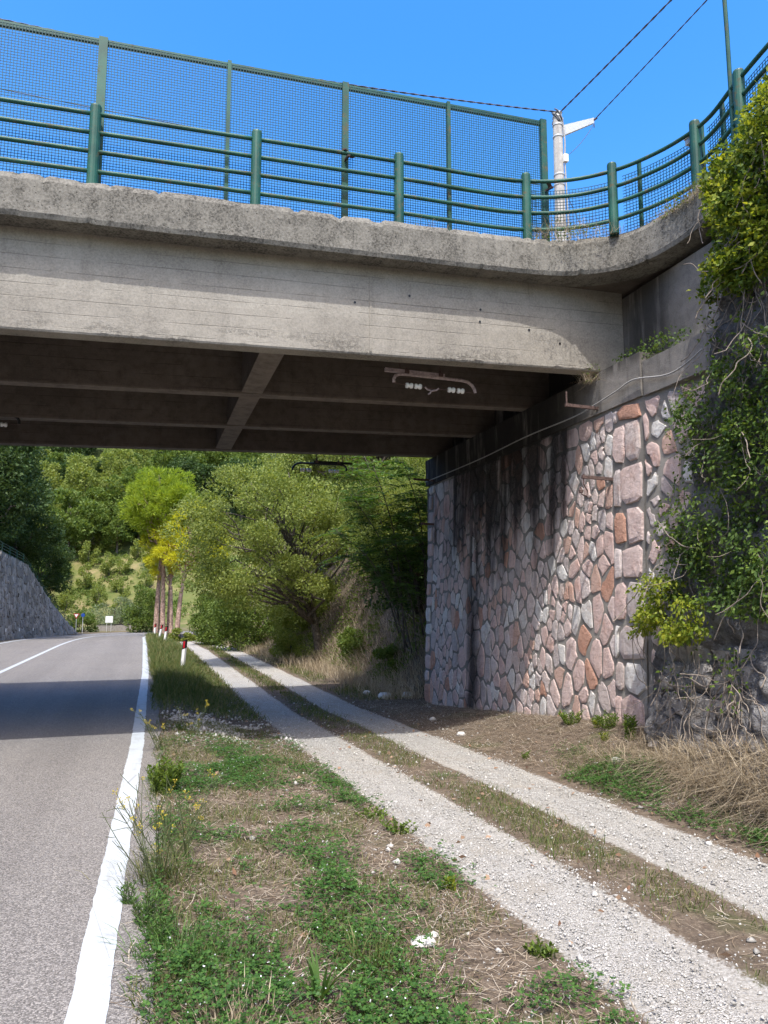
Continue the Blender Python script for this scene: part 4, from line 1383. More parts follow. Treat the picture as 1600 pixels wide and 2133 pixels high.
def make_tree(name, height, R, zc, n_cl, per, leaf, width, mat, bark, rng, shape='round', trunk_r=0.15, lean=(0, 0), cl=0.34, needle=False, limbs=10, flat=0.7):
    root = empty(name)
    b = MB()
    top = np.array([lean[0], lean[1], zc + R[2] * 0.4])
    tp = cat([(0, 0, -0.4), (lean[0] * 0.2, lean[1] * 0.2, zc * 0.35), (lean[0] * 0.6, lean[1] * 0.6, zc * 0.75), tuple(top)], 4)
    rr = [trunk_r * (1 - 0.8 * i / (len(tp) - 1)) for i in range(len(tp))]
    b.tube(tp, rr, 8)
    C, P, N = crown_points(n_cl, per, R, rng, shape, flat, cl)
    c0 = np.array([lean[0], lean[1], zc])
    for q in C[:limbs]:
        t = np.clip((zc + q[2] * 0.6 - R[2] * 0.5) / (zc + R[2] * 0.4), 0.25, 0.95)
        k = int(t * (len(tp) - 1))
        limb(b, tp[k], c0 + q * 0.95, rr[k] * 0.5, 0.012, rng)
    b.build('trunk', bark, root, smooth=True)
    D = unit(N + rand_dirs(len(P), rng) * (0.55 if needle else 1.0))
    V, F = leaf_arrays(P + c0, D, rng.uniform(0.5, 1.5, len(P)) * leaf, rng.uniform(0.6, 1.4, len(P)) * width, rng)
    np_mesh('crown', V, F, mat, root)
    return root

def place(root, x, y, s=1.0, rz=0.0, dz=0.0, sz=None):
    root.location = (x, y, float(ground_z(x, y)) + dz)
    root.scale = (s, s, sz or s)
    root.rotation_euler = (0, 0, rz)
    return root

vr = np.random.default_rng(23)
# stone pines inside the bend
PINE_GROUP = 'pines by the bend of the road'
pine = make_tree('pine_tree', 11, (2.6, 2.6, 3.2), 7.6, 110, 170, 0.24, 0.05, L['pine'], M['pinebark'], vr, 'umbrella', 0.21, (0.3, 0.1), 0.17, True, 40, 0.6)
place(pine, -1.72, 45.0); tag(pine, 'tall pine with reddish bare trunk, leftmost of the clump by the bend', 'tree', PINE_GROUP)
for (x, y, s, sz, rz, lab) in ((-1.30, 44.4, 0.98, 1.08, 2.0, 'pine with straight bare trunk, second from the left in the clump'),
                               (-0.85, 45.8, 0.80, 0.95, 4.1, 'thin pine trunk in the middle of the clump by the bend')):
    c_ = copy_tree(pine); place(c_, x, y, s, rz, 0, sz); tag(c_, lab, 'tree', PINE_GROUP)
yel = make_tree('yellow_pine_tree', 8, (2.3, 2.1, 2.3), 6.5, 84, 170, 0.22, 0.05, L['yellow'], M['pinebark'], vr, 'round', 0.19, (0.75, -0.2), 0.18, True, 40, 0.6)
place(yel, -0.45, 43.2); tag(yel, 'pine with glowing yellow-green crown, rightmost of the clump', 'tree', PINE_GROUP)
c_ = copy_tree(yel); place(c_, -0.75, 44.1, 0.85, 2.2, 0, 0.92); tag(c_, 'shorter yellow-green pine between the two groups of trunks', 'tree', PINE_GROUP)

# dense trees on the bank above the left wall; shade put into leaf colour
dk = make_tree('shade_dark_tree', 9, (2.9, 2.9, 3.4), 4.6, 60, 420, 0.17, 0.10, L['dark'], M['bark'], vr, 'round', 0.2, (0.3, 0), 0.30, False, 10)
spots = [(-11.6, 37.5, 1.1, 'nearest dark leafy tree above the left retaining wall'), (-12.4, 43.0, 1.15, 'dark leafy tree above the kink of the left wall railing'),
         (-10.9, 48.0, 1.0, 'dark leafy tree where the left wall starts to drop'), (-15.2, 40.0, 1.35, 'tall dark tree at the left edge behind the wall railing'),
         (-10.2, 53.0, 0.8, 'dark tree above the low end of the left wall'), (-13.8, 51.0, 1.25, 'large dark tree behind the end of the left wall')]
for i, (x, y, s, lab) in enumerate(spots):
    o = dk if i == 0 else copy_tree(dk)
    place(o, x, y, s, i * 1.3, -0.5); tag(o, lab, 'tree', 'dark trees above the left wall')

# hillside wood: five kinds copied over the slope
kinds = []
kinds.append((make_tree('oak_tree', 8, (3.0, 3.0, 2.8), 4.8, 42, 170, 0.30, 0.20, L['mid'], M['bark'], vr, 'round', 0.2, (0, 0), 0.34, False, 6), 'mid green broadleaf tree in the hillside wood'))
kinds.append((make_tree('oak_tree', 8, (2.8, 2.8, 3.1), 4.8, 42, 170, 0.30, 0.20, L['dark'], M['bark'], vr, 'round', 0.2, (0, 0), 0.34, False, 6), 'dark green broadleaf tree in the hillside wood'))
kinds.append((make_tree('birch_tree', 8, (2.3, 2.3, 3.2), 5.0, 36, 170, 0.26, 0.18, L['light'], M['bark'], vr, 'round', 0.15, (0, 0), 0.34, False, 6), 'pale green tree in the hillside wood'))
kinds.append((make_tree('cypress_tree', 9, (1.7, 1.7, 4.4), 4.8, 46, 150, 0.26, 0.12, L['light'], M['bark'], vr, 'cone', 0.16, (0, 0), 0.30, False, 4), 'pointed light green conifer on the hillside'))
kinds.append((make_tree('olive_tree', 4, (2.1, 1.9, 1.5), 2.3, 18, 150, 0.22, 0.09, L['olive'], M['bark'], vr, 'round', 0.14, (0.2, 0), 0.42, False, 8), 'grey-green olive tree on the open slope'))
kinds.append((make_tree('young_tree', 3, (1.0, 1.0, 1.7), 1.8, 14, 120, 0.20, 0.13, L['light'], M['bark'], vr, 'round', 0.06, (0.1, 0), 0.44, False, 8), 'young light green tree on the grassy slope'))
used = set()
def hill_tree(k, d, l, s, rz):
    """k kind, d distance along the view, l sideways offset"""
    x = -2.592 + 0.305 * d + 0.952 * l; y = -8.095 + 0.952 * d - 0.305 * l
    root, lab = kinds[k]
    o = root if k not in used else copy_tree(root)
    used.add(k)
    place(o, x, y, s, rz, -0.2)
    tag(o, lab, 'tree', lab.replace('tree', 'trees').replace('conifer', 'conifers').replace(' a ', ' '))
hr = np.random.default_rng(41)
# wood on the upper slope, rows going back
for d in (112, 119, 127, 136, 146, 157, 170, 184):
    n = int(12 + d * 0.02)
    for i in range(n):
        l = -0.56 * d + (0.66 * d) * (i + hr.uniform(-0.35, 0.35)) / n
        open_slope = (-0.36 * d < l < -0.16 * d) and (d < 135)
        if open_slope and hr.random() < 0.45: continue
        if -0.30 * d < l < -0.14 * d and 125 < d < 150: k = 4 if hr.random() < 0.7 else 0
        else: k = int(hr.choice([0, 0, 1, 1, 1, 2, 2, 3]))
        hill_tree(k, d + hr.uniform(-3, 3), l, hr.uniform(0.95, 1.45), hr.uniform(0, 6.3))
# left side of the slope, nearer
for d, l, k, s in ((72, -41, 1, 1.3), (80, -44, 1, 1.4), (84, -42.5, 0, 1.25), (90, -46, 0, 1.4), (96, -45, 2, 1.2), (96, -50, 1, 1.5), (104, -44, 0, 1.3),
                   (106, -38, 0, 1.0), (109, -36, 1, 1.0), (112, -33.5, 1, 0.95), (108, -47, 3, 1.2), (110, -42, 0, 1.1)):
    hill_tree(k, d, l, s, hr.uniform(0, 6.3))
# young trees and olives on the grassy slope
for d, l, k, s in ((84, -30, 5, 0.5), (88, -33.5, 5, 0.8), (92, -32, 5, 0.6), (95, -30.2, 5, 0.8), (98, -36.0, 5, 1.0), (95, -38, 5, 1.0), (90, -28, 5, 0.5), (99, -31, 4, 0.6),
                   (102, -29, 4, 0.8), (103, -34, 5, 0.9), (106, -40, 5, 1.1), (101, -40.0, 5, 1.1), (97, -28, 4, 0.6), (88, -37.2, 5, 0.9), (84, -35.5, 5, 0.8), (107, -30.0, 4, 0.9),
                   (86, -26.5, 5, 0.5), (92, -35, 5, 0.7), (97, -42, 5, 1.2), (80, -36.5, 5, 1.0), (110, -27, 4, 1.0), (114, -30, 4, 0.9), (90, -31, 5, 0.5), (94, -33.5, 5, 0.7), (99, -34.2, 5, 0.8)):
    hill_tree(k, d, l, s, hr.uniform(0, 6.3))

q0 = np.stack([hr.uniform(78, 128, 1700), hr.uniform(-0.44, -0.12, 1700)], 1)
q0 = q0[fbm(q0[:, 0] * 0.13, q0[:, 1] * 40, 3) > 0.43]
cx = -2.592 + 0.305 * q0[:, 0] + 0.952 * q0[:, 1] * q0[:, 0]; cy_ = -8.095 + 0.952 * q0[:, 0] - 0.305 * q0[:, 1] * q0[:, 0]
rad = hr.uniform(0.25, 0.9, len(q0))
PS = []
for a_, b_, r_ in zip(cx, cy_, rad):
    m_ = int(40 * r_ + 14)
    d_ = rand_dirs(m_, hr) * r_ * hr.uniform(0.5, 1, (m_, 1)); d_[:, 2] = np.abs(d_[:, 2]) * 0.8
    PS.append(np.array([a_, b_, float(ground_z(a_, b_))]) + d_)
PS = np.concatenate(PS)
V, F = leaf_arrays(PS, unit(rand_dirs(len(PS), hr) + np.array([0, -0.2, 0.5])), hr.uniform(0.14, 0.32, len(PS)), hr.uniform(0.1, 0.2, len(PS)), hr)
tag(np_mesh('hill_scrub', V, F, L['mid']), 'low green scrub dotted over the open hillside', 'scrub', None, 'stuff')

def make_shrub(name, R, n_cl, per, leaf, width, mat, rng, x, y, label, group=None, cl=0.36, dz=0.0, cat_='shrub', stems=6):
    root = empty(name)
    C, P, N = crown_points(n_cl, per, R, rng, 'round', 0.8, cl)
    c0 = np.array([0, 0, R[2] * 0.75])
    b = MB()
    for q in C[:stems]:
        limb(b, (rng.normal() * 0.1, rng.normal() * 0.1, -0.2), c0 + q * 0.9, 0.03 + 0.012 * R[2], 0.008, rng)
    b.build('stem', M['bark'], root, smooth=True)
    D = unit(N + rand_dirs(len(P), rng))
    V, F = leaf_arrays(P + c0, D, rng.uniform(0.7, 1.3, len(P)) * leaf, rng.uniform(0.7, 1.3, len(P)) * width, rng)
    V[:, 2] = np.maximum(V[:, 2], -0.1)
    np_mesh('foliage', V, F, mat, root)
    place(root, x, y, 1, 0, dz)
    return tag(root, label, cat_, group)
make_shrub('shrub', (1.5, 1.5, 2.1), 30, 260, 0.15, 0.10, L['mid'], vr, -2.3, 58.5, 'bushy green shrub just left of the pine trunks')
make_shrub('shrub', (2.4, 1.6, 1.5), 34, 240, 0.18, 0.06, L['olive'], vr, -5.0, 67.5, 'grey-green willowy shrub behind the white board')
make_shrub('shrub', (1.2, 1.2, 1.1), 20, 240, 0.16, 0.10, L['dark'], vr, -3.6, 73.0, 'dark round bush on the meadow above the hay bale')
make_shrub('shrub', (1.1, 1.0, 0.9), 20, 220, 0.12, 0.08, L['mid'], vr, -7.4, 60.5, 'low bush behind the give way sign')
make_shrub('shrub', (0.7, 0.6, 0.5), 14, 220, 0.10, 0.08, L['light'], vr, -0.4, 38.0, 'low leafy bush at the foot of the pine trunks')

# big broadleaf tree and hedge on the bank beyond the bridge
big = make_tree('bank_tree', 7, (3.3, 3.0, 2.5), 3.6, 105, 480, 0.085, 0.05, L['light'], M['bark'], vr, 'round', 0.16, (-1.5, 0.1), 0.22, False, 60, 0.75)
place(big, 3.1, 16.6, 1.0, 0, 0.0); tag(big, 'broad tree with small pale leaves leaning over the track from the bank', 'tree')
for (x, y, s_, rz, lab) in ((5.6, 20.5, 1.0, 2.2, 'pale leafy tree high on the bank behind the broad tree'), (5.2, 27.0, 1.15, 4.0, 'leafy tree on the bank further along the track'),
                            (6.2, 14.0, 1.0, 3.3, 'leafy tree high on the bank right of the broad tree'), (7.6, 23.5, 1.3, 5.2, 'tall pale tree at the top of the bank'), (4.6, 11.2, 0.62, 1.2, 'small leafy tree on the bank close behind the saplings')):
    c_ = copy_tree(big); place(c_, x, y, s_, rz, -0.3); tag(c_, lab, 'tree')
make_shrub('bank_shrub', (2.1, 2.2, 2.4), 60, 380, 0.10, 0.065, L['mid'], vr, 2.3, 25.5, 'round green shrub crowding the track in the middle distance', None, 0.30)
make_shrub('bank_shrub', (1.7, 2.4, 1.7), 50, 360, 0.11, 0.07, L['mid'], vr, 1.6, 32.0, 'leafy shrub where the track bends out of sight', None, 0.30)
make_shrub('bank_shrub', (1.5, 2.0, 1.5), 44, 380, 0.09, 0.06, L['light'], vr, 3.3, 20.5, 'yellow-green shrub on the bank below the broad tree', None, 0.30, -0.6)
make_shrub('bank_shrub', (1.7, 1.7, 1.9), 50, 380, 0.085, 0.05, L['light'], vr, 4.6, 21.0, 'pale shrub high on the bank behind the broad tree', None, 0.30)
make_shrub('bank_shrub', (1.8, 2.0, 2.0), 50, 360, 0.10, 0.06, L['mid'], vr, 5.0, 13.0, 'green shrub high on the bank right of the broad tree', None, 0.30)
make_shrub('bank_shrub', (1.5, 1.7, 1.5), 44, 360, 0.09, 0.06, L['dark'], vr, 4.3, 10.0, 'dark shrub on the bank behind the feathery saplings', None, 0.30)
make_shrub('bank_shrub', (0.5, 0.6, 0.4), 18, 260, 0.07, 0.045, L['mid'], vr, 3.3, 9.8, 'low dark bush at the foot of the bank near the abutment', None, 0.34, -0.25)
make_shrub('bank_shrub', (0.5, 0.8, 0.55), 18, 240, 0.07, 0.045, L['mid'], vr, 3.3, 13.3, 'small ivy-covered hump at the foot of the bank', None, 0.34, -0.2)
make_shrub('bank_shrub', (0.9, 1.2, 0.75), 24, 300, 0.08, 0.05, L['light'], vr, 2.7, 18.0, 'low yellow-green bush beside the track under the broad tree', None, 0.34, -0.2)

# feathery saplings by the far end of the abutment
def make_sapling(stems, label, rng, nf=9):
    root = empty('sapling')
    x0 = np.mean([s[0][0] for s in stems]); y0 = np.mean([s[0][1] for s in stems]); z0 = float(ground_z(x0, y0))
    root.location = (x0, y0, z0)
    b = MB()
    P_, D_, S_ = [], [], []
    for a, c_ in stems:
        a = np.array(a) - np.array([x0, y0, z0]); c_ = np.array(c_) - np.array([x0, y0, z0])
        mid = (a + c_) / 2 + np.array([0.15, 0.0, 0.45])
        sp = cat([a, mid, c_], 8)
        b.tube(sp, [0.022 - 0.015 * i / (len(sp) - 1) for i in range(len(sp))], 6)
        for k in range(nf * 2 + 8):
            t = 0.45 + 0.55 * rng.random()
            base = sp[int(t * (len(sp) - 1))]
            ang = rng.uniform(0, 2 * np.pi)
            hd = np.array([math.cos(ang), math.sin(ang), rng.uniform(0.0, 0.7)]); hd /= np.linalg.norm(hd)
            Lf = rng.uniform(0.45, 0.8)
            fr = []
            for i in range(13):
                u = i / 12
                q = base + hd * Lf * u + np.array([0, 0, -0.38 * Lf * u * u])
                fr.append(q)
            b.tube(fr, [0.005 - 0.003 * i / 12 for i in range(13)], 4)
            ax = fr[-1] - fr[0]; ax = ax / np.linalg.norm(ax)
            sd = np.cross(ax, [0, 0, 1]); sd /= max(np.linalg.norm(sd), 1e-6)
            for i in range(2, 13):
                for sg in (-1, 1):
                    P_.append(fr[i]); d = sd * sg + ax * 0.35 + np.array([0, 0, -0.18]) + rng.normal(size=3) * 0.12
                    D_.append(d / np.linalg.norm(d)); S_.append(0.145 * (1 - 0.5 * abs(i / 12 - 0.45)) * rng.uniform(0.8, 1.2))
    b.build('stem', M['bark'], root, smooth=True)
    P_, D_, S_ = np.array(P_), np.array(D_), np.array(S_)
    # leaflets lie roughly flat
    n = len(P_)
    side = unit(np.cross(D_, np.tile([0, 0, 1.0], (n, 1)) + 0.25 * rng.normal(size=(n, 3))))
    W = S_[:, None] * 0.36
    mid = P_ + D_ * S_[:, None] * 0.4
    V = np.stack([P_, mid + side * W / 2, P_ + D_ * S_[:, None], mid - side * W / 2], 1).reshape(-1, 3)
    np_mesh('foliage', V, np.arange(4 * n).reshape(-1, 4), L['frond'], root)
    tag(root, label, 'sapling', 'feathery saplings by the far end of the abutment')
make_sapling([((3.3, 8.2, 0.6), (1.9, 8.6, 4.3)), ((3.2, 8.4, 0.6), (2.4, 8.3, 4.9)), ((3.3, 8.5, 0.7), (1.6, 9.0, 3.5))], 'feathery sapling leaning furthest out over the track', vr, 10)
make_sapling([((3.6, 8.0, 1.2), (2.9, 7.7, 5.0)), ((3.7, 7.9, 1.2), (3.3, 7.7, 4.3)), ((3.5, 8.0, 1.0), (2.6, 8.0, 3.2))], 'feathery sapling right against the abutment end', vr, 10)
make_sapling([((3.6, 9.6, 1.3), (2.2, 9.8, 5.2)), ((3.5, 9.7, 1.2), (2.7, 10.2, 5.6)), ((3.4, 9.4, 1.0), (2.0, 9.4, 2.9))], 'feathery sapling behind the others below the far girder', vr, 10)
make_sapling([((3.2, 7.6, 0.5), (2.6, 7.7, 2.4)), ((3.4, 7.4, 0.8), (3.0, 7.3, 3.3))], 'short dark sapling in the corner by the abutment', vr, 9)

# leaf litter, ivy and dry grass over the bank: nobody could count it
def scatter(n, x0, x1, y0, y1, rng, dens=None):
    P = np.stack([rng.uniform(x0, x1, n), rng.uniform(y0, y1, n)], 1)
    if dens is not None:
        P = P[rng.random(n) < dens(P[:, 0], P[:, 1])]
    return P
br = np.random.default_rng(77)
q = scatter(60000, 2.2, 7.5, 6.9, 34, br, lambda x, y: (x > bank_foot(y) + 0.1) * (fbm(x * 1.2, y * 1.2, 91) > 0.42) * np.where(y < 16, 1, 0.5))
P = np.stack([q[:, 0], q[:, 1], ground_z(q[:, 0], q[:, 1]) + br.uniform(0, 0.18, len(q))], 1)
V, F = leaf_arrays(P, unit(rand_dirs(len(P), br) + np.array([-0.4, -0.3, 0.3])), br.uniform(0.05, 0.10, len(P)), br.uniform(0.04, 0.07, len(P)), br)
tag(np_mesh('bank_ivy', V, F, L['mid']), 'mixed green undergrowth covering the bank beyond the bridge', 'undergrowth', None, 'stuff')
q = scatter(60000, 1.3, 5.0, 6.9, 38, br, lambda x, y: np.exp(-((x - bank_foot(y) - 0.3) / 0.75) ** 2) * (fbm(x * 0.8, y * 0.8, 95) > 0.36))
P = np.stack([q[:, 0], q[:, 1], ground_z(q[:, 0], q[:, 1]) - 0.01], 1)
V, F = blade_arrays(P, unit(br.normal(size=(len(P), 3)) * 0.35 + np.array([-0.15, -0.1, 1])), br.uniform(0.15, 0.55, len(P)), br.uniform(0.006, 0.014, len(P)), br, 0.35)
tag(np_mesh('bank_dry_grass', V, F, L['dry']), 'dry straw-coloured grass along the foot of the bank beyond the bridge', 'dry grass', None, 'stuff')

# ------------------------------------------------------------------ verge grass, clover, straw, loose stones
gr = np.random.default_rng(101)
def near(y): return np.clip(1.15 - (y + 5) / 22, 0.25, 1)
def on_ground(q, lift=0.0):
    return np.stack([q[:, 0], q[:, 1], ground_z(q[:, 0], q[:, 1]) + lift], 1)
def side_of_road(x, y): return x > right_edge(y) - 0.02 + 0.34 * fbm(y * 1.8, y * 0 + 1.7, 12) ** 1.5

def clover_d(x, y):
    w = ss(-2.62, -2.35, x) * ss(-1.0, -1.6, x) * ss(2.2, 0.6, y)
    f = fbm(x * 1.5, y * 0.8, 130)
    patch = ss(0.38, 0.56, f)
    extra = 0.55 * ss(0.54, 0.66, fbm(x * 2.6, y * 2.6, 133)) * ss(-2.4, -2.1, x) * ss(-0.45, -0.7, x) * ss(3, 1, y)
    right = 0.9 * ss(0.46, 0.58, fbm(x * 1.4, y * 1.4, 136)) * ss(1.5, 1.7, x) * ss(2.35, 2.1, x) * ss(0.0, -1.2, y)
    edge_ = 0.5 * ss(0.5, 0.6, fbm(x * 3, y * 2, 139)) * np.exp(-((x + 0.68) / 0.13) ** 2) * ss(3, 1, y)
    return np.clip(w * patch + extra + right + edge_, 0, 1) * side_of_road(x, y)

q = scatter(170000, -2.6, 2.5, -5.6, 3.0, gr, lambda x, y: clover_d(x, y) * near(y))
nC = len(q)
hgt = gr.uniform(0.01, 0.12, nC) * (0.1 + 1.5 * fbm(q[:, 0] * 5, q[:, 1] * 5, 141) ** 1.5)
base = on_ground(q) + np.stack([np.zeros(nC), np.zeros(nC), hgt], 1)
Ps, Ds = [], []
a0 = gr.uniform(0, 2 * np.pi, nC)
for k in range(3):
    a = a0 + k * 2.094 + gr.normal(size=nC) * 0.2
    Ds.append(unit(np.stack([np.cos(a), np.sin(a), gr.uniform(-0.2, 0.55, nC)], 1))); Ps.append(base)
Pc, Dc = np.concatenate(Ps), np.concatenate(Ds)
sz = np.tile(gr.uniform(0.010, 0.022, nC), 3)
side = unit(np.cross(Dc, np.array([0, 0, 1.0]) + 0.3 * gr.normal(size=Dc.shape)))
mid = Pc + Dc * sz[:, None] * 0.55
V = np.stack([Pc, mid + side * sz[:, None] * 0.42, Pc + Dc * sz[:, None], mid - side * sz[:, None] * 0.42], 1).reshape(-1, 3)
tag(np_mesh('clover', V, np.arange(len(V)).reshape(-1, 4), L['clover']), 'low bright green clover mats covering the verge in the foreground', 'clover', None, 'stuff')
# tiny white flowers standing in the clover
pk = gr.choice(nC, min(550, nC), replace=False)
pk = pk[(q[pk, 0] < -1.3)]
P = base[pk] + np.array([0, 0, 0.02])
parts = []
for k in range(2):
    D = unit(gr.normal(size=(len(P), 3)) * 0.5 + np.array([0, 0, 0.4]))
    parts.append(leaf_arrays(P, D, 0.008, 0.007, gr))
V, F = join_arrays(parts)
tag(np_mesh('white_flowers', V, F, L['flower']), 'tiny white flowers dotted through the foreground clover', 'flowers', None, 'stuff')

# grass: short in the verge, longer beyond the shadow of the bridge
parts = []
q = scatter(110000, -2.6, 2.6, -5.6, 4.0, gr, lambda x, y: side_of_road(x, y) * near(y) * np.clip(
    0.9 * ss(0.38, 0.58, fbm(x * 2.2, y * 2.2, 150)) * ss(-0.55, -0.75, x) + 1.1 * ss(0.40, 0.56, fbm(x * 2.4, y * 1.7, 151)) * np.exp(-((x - 0.45) / 0.27) ** 4) +
    1.0 * ss(0.38, 0.52, fbm(x * 1.3, y * 1.3, 152)) * ss(1.48, 1.7, x) * ss(2.5, 2.2, x) * ss(0.2, -1.3, y) + 0.9 * np.exp(-((x - right_edge(y) - 0.3) / 0.15) ** 2) * ss(0.4, 0.6, fbm(x, y * 1.7, 153)), 0, 1))
P = on_ground(q, -0.005)
parts.append(blade_arrays(P, unit(gr.normal(size=(len(P), 3)) * 0.45 + np.array([0, 0, 1])), gr.uniform(0.03, 0.10, len(P)) * (0.5 + fbm(q[:, 0] * 2, q[:, 1] * 2, 155)), gr.uniform(0.003, 0.006, len(P)), gr))
V, F = join_arrays(parts)
tag(np_mesh('short_grass', V, F, L['grass']), 'short patchy green grass between the road and the wall', 'grass', None, 'stuff')
q = scatter(130000, -2.4, 1.0, 4.2, 44, gr, lambda x, y: side_of_road(x, y) * np.clip(1.2 - (y - 4) / 30, 0.22, 1) * np.clip(
    ss(4.2, 6.0, y + 2.0 * (fbm(x * 2, y * 2, 160) - 0.5)) * ss(-0.42, -0.72, x + 0.2 * (fbm(x, y * 2, 161) - 0.5)) + 0.8 * np.exp(-((x - 0.46) / 0.2) ** 2) * ss(0.3, 0.5, fbm(x * 2, y * 1.2, 162)), 0, 1))
P = on_ground(q, -0.01)
tall = ss(-0.9, -1.3, q[:, 0])
H = gr.uniform(0.05, 0.13, len(P)) + tall * gr.uniform(0.05, 0.38, len(P)) * ss(5, 9, q[:, 1])
V, F = blade_arrays(P, unit(gr.normal(size=(len(P), 3)) * 0.35 + np.array([0, 0, 1])), H, gr.uniform(0.004, 0.010, len(P)) * (1 + q[:, 1] / 25), gr)
tag(np_mesh('verge_grass', V, F, L['grass']), 'long green grass on the verge beyond the bridge shadow round the posts', 'grass', None, 'stuff')
q = scatter(30000, 1.3, 3.4, 7.0, 40, gr, lambda x, y: (x > 1.45 + 0.2 * fbm(x, y, 3)) * (x < bank_foot(y) + 0.3) * ss(0.42, 0.55, fbm(x * 1.1, y * 0.8, 165)))
P = on_ground(q, -0.01)
V, F = blade_arrays(P, unit(gr.normal(size=(len(P), 3)) * 0.4 + np.array([0, 0, 1])), gr.uniform(0.05, 0.16, len(P)), gr.uniform(0.006, 0.012, len(P)), gr)
tag(np_mesh('track_side_grass', V, F, L['grass']), 'thin green grass between the track and the bank beyond the bridge', 'grass', None, 'stuff')

# straw and dead stalks lying about
q = scatter(80000, -2.6, 3.1, -5.6, 7.5, gr, lambda x, y: side_of_road(x, y) * near(y) * np.clip(
    0.85 * ss(-0.5, -0.7, x) * (1 - 0.8 * clover_d(x, y)) * (1 - 0.6 * ss(2, 4, y)) + 1.0 * ss(1.45, 1.75, x) * (1 - 0.55 * ss(0.2, -1.3, y) * ss(2.4, 2.1, x)) * ss(7.5, 5.5, y) + 0.28 * np.exp(-((x - 0.46) / 0.2) ** 2), 0, 1))
P = on_ground(q, gr.uniform(0.002, 0.03, len(q)))
a = gr.uniform(0, 2 * np.pi, len(P))
D = unit(np.stack([np.cos(a), np.sin(a), gr.normal(size=len(P)) * 0.14], 1))
Ls = gr.uniform(0.03, 0.16, len(P)) * (1 + 0.5 * (q[:, 0] > 1.6))
W = gr.uniform(0.0022, 0.0045, len(P))
side = unit(np.cross(D, np.tile([0, 0, 1.0], (len(P), 1))))
bend = gr.normal(size=(len(P), 1)) * 0.12
m_ = P + D * Ls[:, None] * 0.5 + side * Ls[:, None] * bend
e_ = P + D * Ls[:, None]
V = np.stack([P - side * W[:, None] / 2, P + side * W[:, None] / 2, m_ + side * W[:, None] / 2, m_ - side * W[:, None] / 2, e_ + side * W[:, None] / 3, e_ - side * W[:, None] / 3], 1).reshape(-1, 3)
bb = np.arange(len(P))[:, None] * 6
F = np.concatenate([bb + np.array([[0, 1, 2, 3]]), bb + np.array([[3, 2, 4, 5]])])
tag(np_mesh('straw_litter', V, F, L['straw']), 'dry straw and dead stalks lying over the bare verge soil', 'straw', None, 'stuff')

# loose stones
OCT = np.array([(1, 0, 0), (-1, 0, 0), (0, 1, 0), (0, -1, 0), (0, 0, 1), (0, 0, -1)], float)
OCF = np.array([(0, 2, 4), (2, 1, 4), (1, 3, 4), (3, 0, 4), (2, 0, 5), (1, 2, 5), (3, 1, 5), (0, 3, 5)])
def pebbles(P, size, rng):
    n = len(P)
    V = OCT[None] * rng.uniform(0.55, 1.25, (n, 6, 1)) + rng.normal(size=(n, 6, 3)) * 0.16
    V = V * np.stack([np.ones(n), rng.uniform(0.6, 1, n), rng.uniform(0.45, 0.8, n)], 1)[:, None, :]
    a = rng.uniform(0, 2 * np.pi, n); ca, sa = np.cos(a), np.sin(a)
    X = V[..., 0] * ca[:, None] - V[..., 1] * sa[:, None]; Y = V[..., 0] * sa[:, None] + V[..., 1] * ca[:, None]
    V = np.stack([X, Y, V[..., 2]], -1) * np.asarray(size)[:, None, None] + P[:, None, :]
    F = (np.arange(n)[:, None, None] * 6 + OCF[None]).reshape(-1, 3)
    return V.reshape(-1, 3), F
g = G('limestone_chips')
p = g.pos()
c = g.ramp(g.island(), [(0, (0.26, 0.25, 0.225)), (0.5, (0.43, 0.415, 0.38)), (1, (0.58, 0.56, 0.52))])
c = g.mix(g.step(g.noise(p, 120, 3), 0.5, 0.75, 0, 0.35), c, (0.3, 0.28, 0.25))
g.bsdf(c, 0.9, None, 0.2)
M['chips'] = g.mat
def in_rut(x, y, soft=0.12):
    r_ = 0
    for xl, xr, seed in RUTS:
        a, b_ = rut_edges(y, xl, xr, seed)
        r_ = r_ + ss(a - soft, a + 0.03, x) * ss(b_ + soft, b_ - 0.03, x)
    return np.clip(r_, 0, 1)
q = scatter(110000, -1.05, 2.0, -5.6, 9.0, gr, lambda x, y: np.clip(in_rut(x, y, 0.14) + 0.2 * ss(0.4, 0.6, fbm(x * 3, y * 3, 170)), 0, 1) * np.clip(1.1 - (y + 5) / 12, 0.12, 1))
s_ = gr.gamma(1.6, 0.0022, len(q)) + 0.0025
s_ = np.minimum(s_, 0.022)
V, F = pebbles(on_ground(q, s_ * 0.2 + 0.013 * in_rut(q[:, 0], q[:, 1], 0.02)), s_, gr)
tag(np_mesh('gravel', V, F, M['chips']), 'loose white limestone chips lying on the wheel ruts of the track', 'gravel', None, 'stuff')
q = scatter(9000, -2.3, -0.5, 1.2, 5.6, gr, lambda x, y: np.exp(-((y - 3.3) / 1.0) ** 2) * ss(-2.3, -2.0, x) * ss(0.35, 0.6, fbm(x * 2, y * 2, 175)))
s_ = gr.gamma(2.0, 0.007, len(q)) + 0.004; s_ = np.minimum(s_, 0.05)
V, F = pebbles(on_ground(q, s_ * 0.3), s_, gr)
tag(np_mesh('shingle', V, F, M['chips']), 'patch of pale shingle on the verge at the edge of the bridge shadow', 'gravel', None, 'stuff')
q = scatter(1300, -2.5, 3.0, -5.6, 8.5, gr, side_of_road)
s_ = gr.gamma(1.6, 0.006, len(q)) + 0.003; s_ = np.minimum(s_, 0.04)
V, F = pebbles(on_ground(q, s_ * 0.3), s_, gr)
tag(np_mesh('scattered_stones', V, F, M['chips']), 'small pale stones scattered over the verge', 'gravel', None, 'stuff')
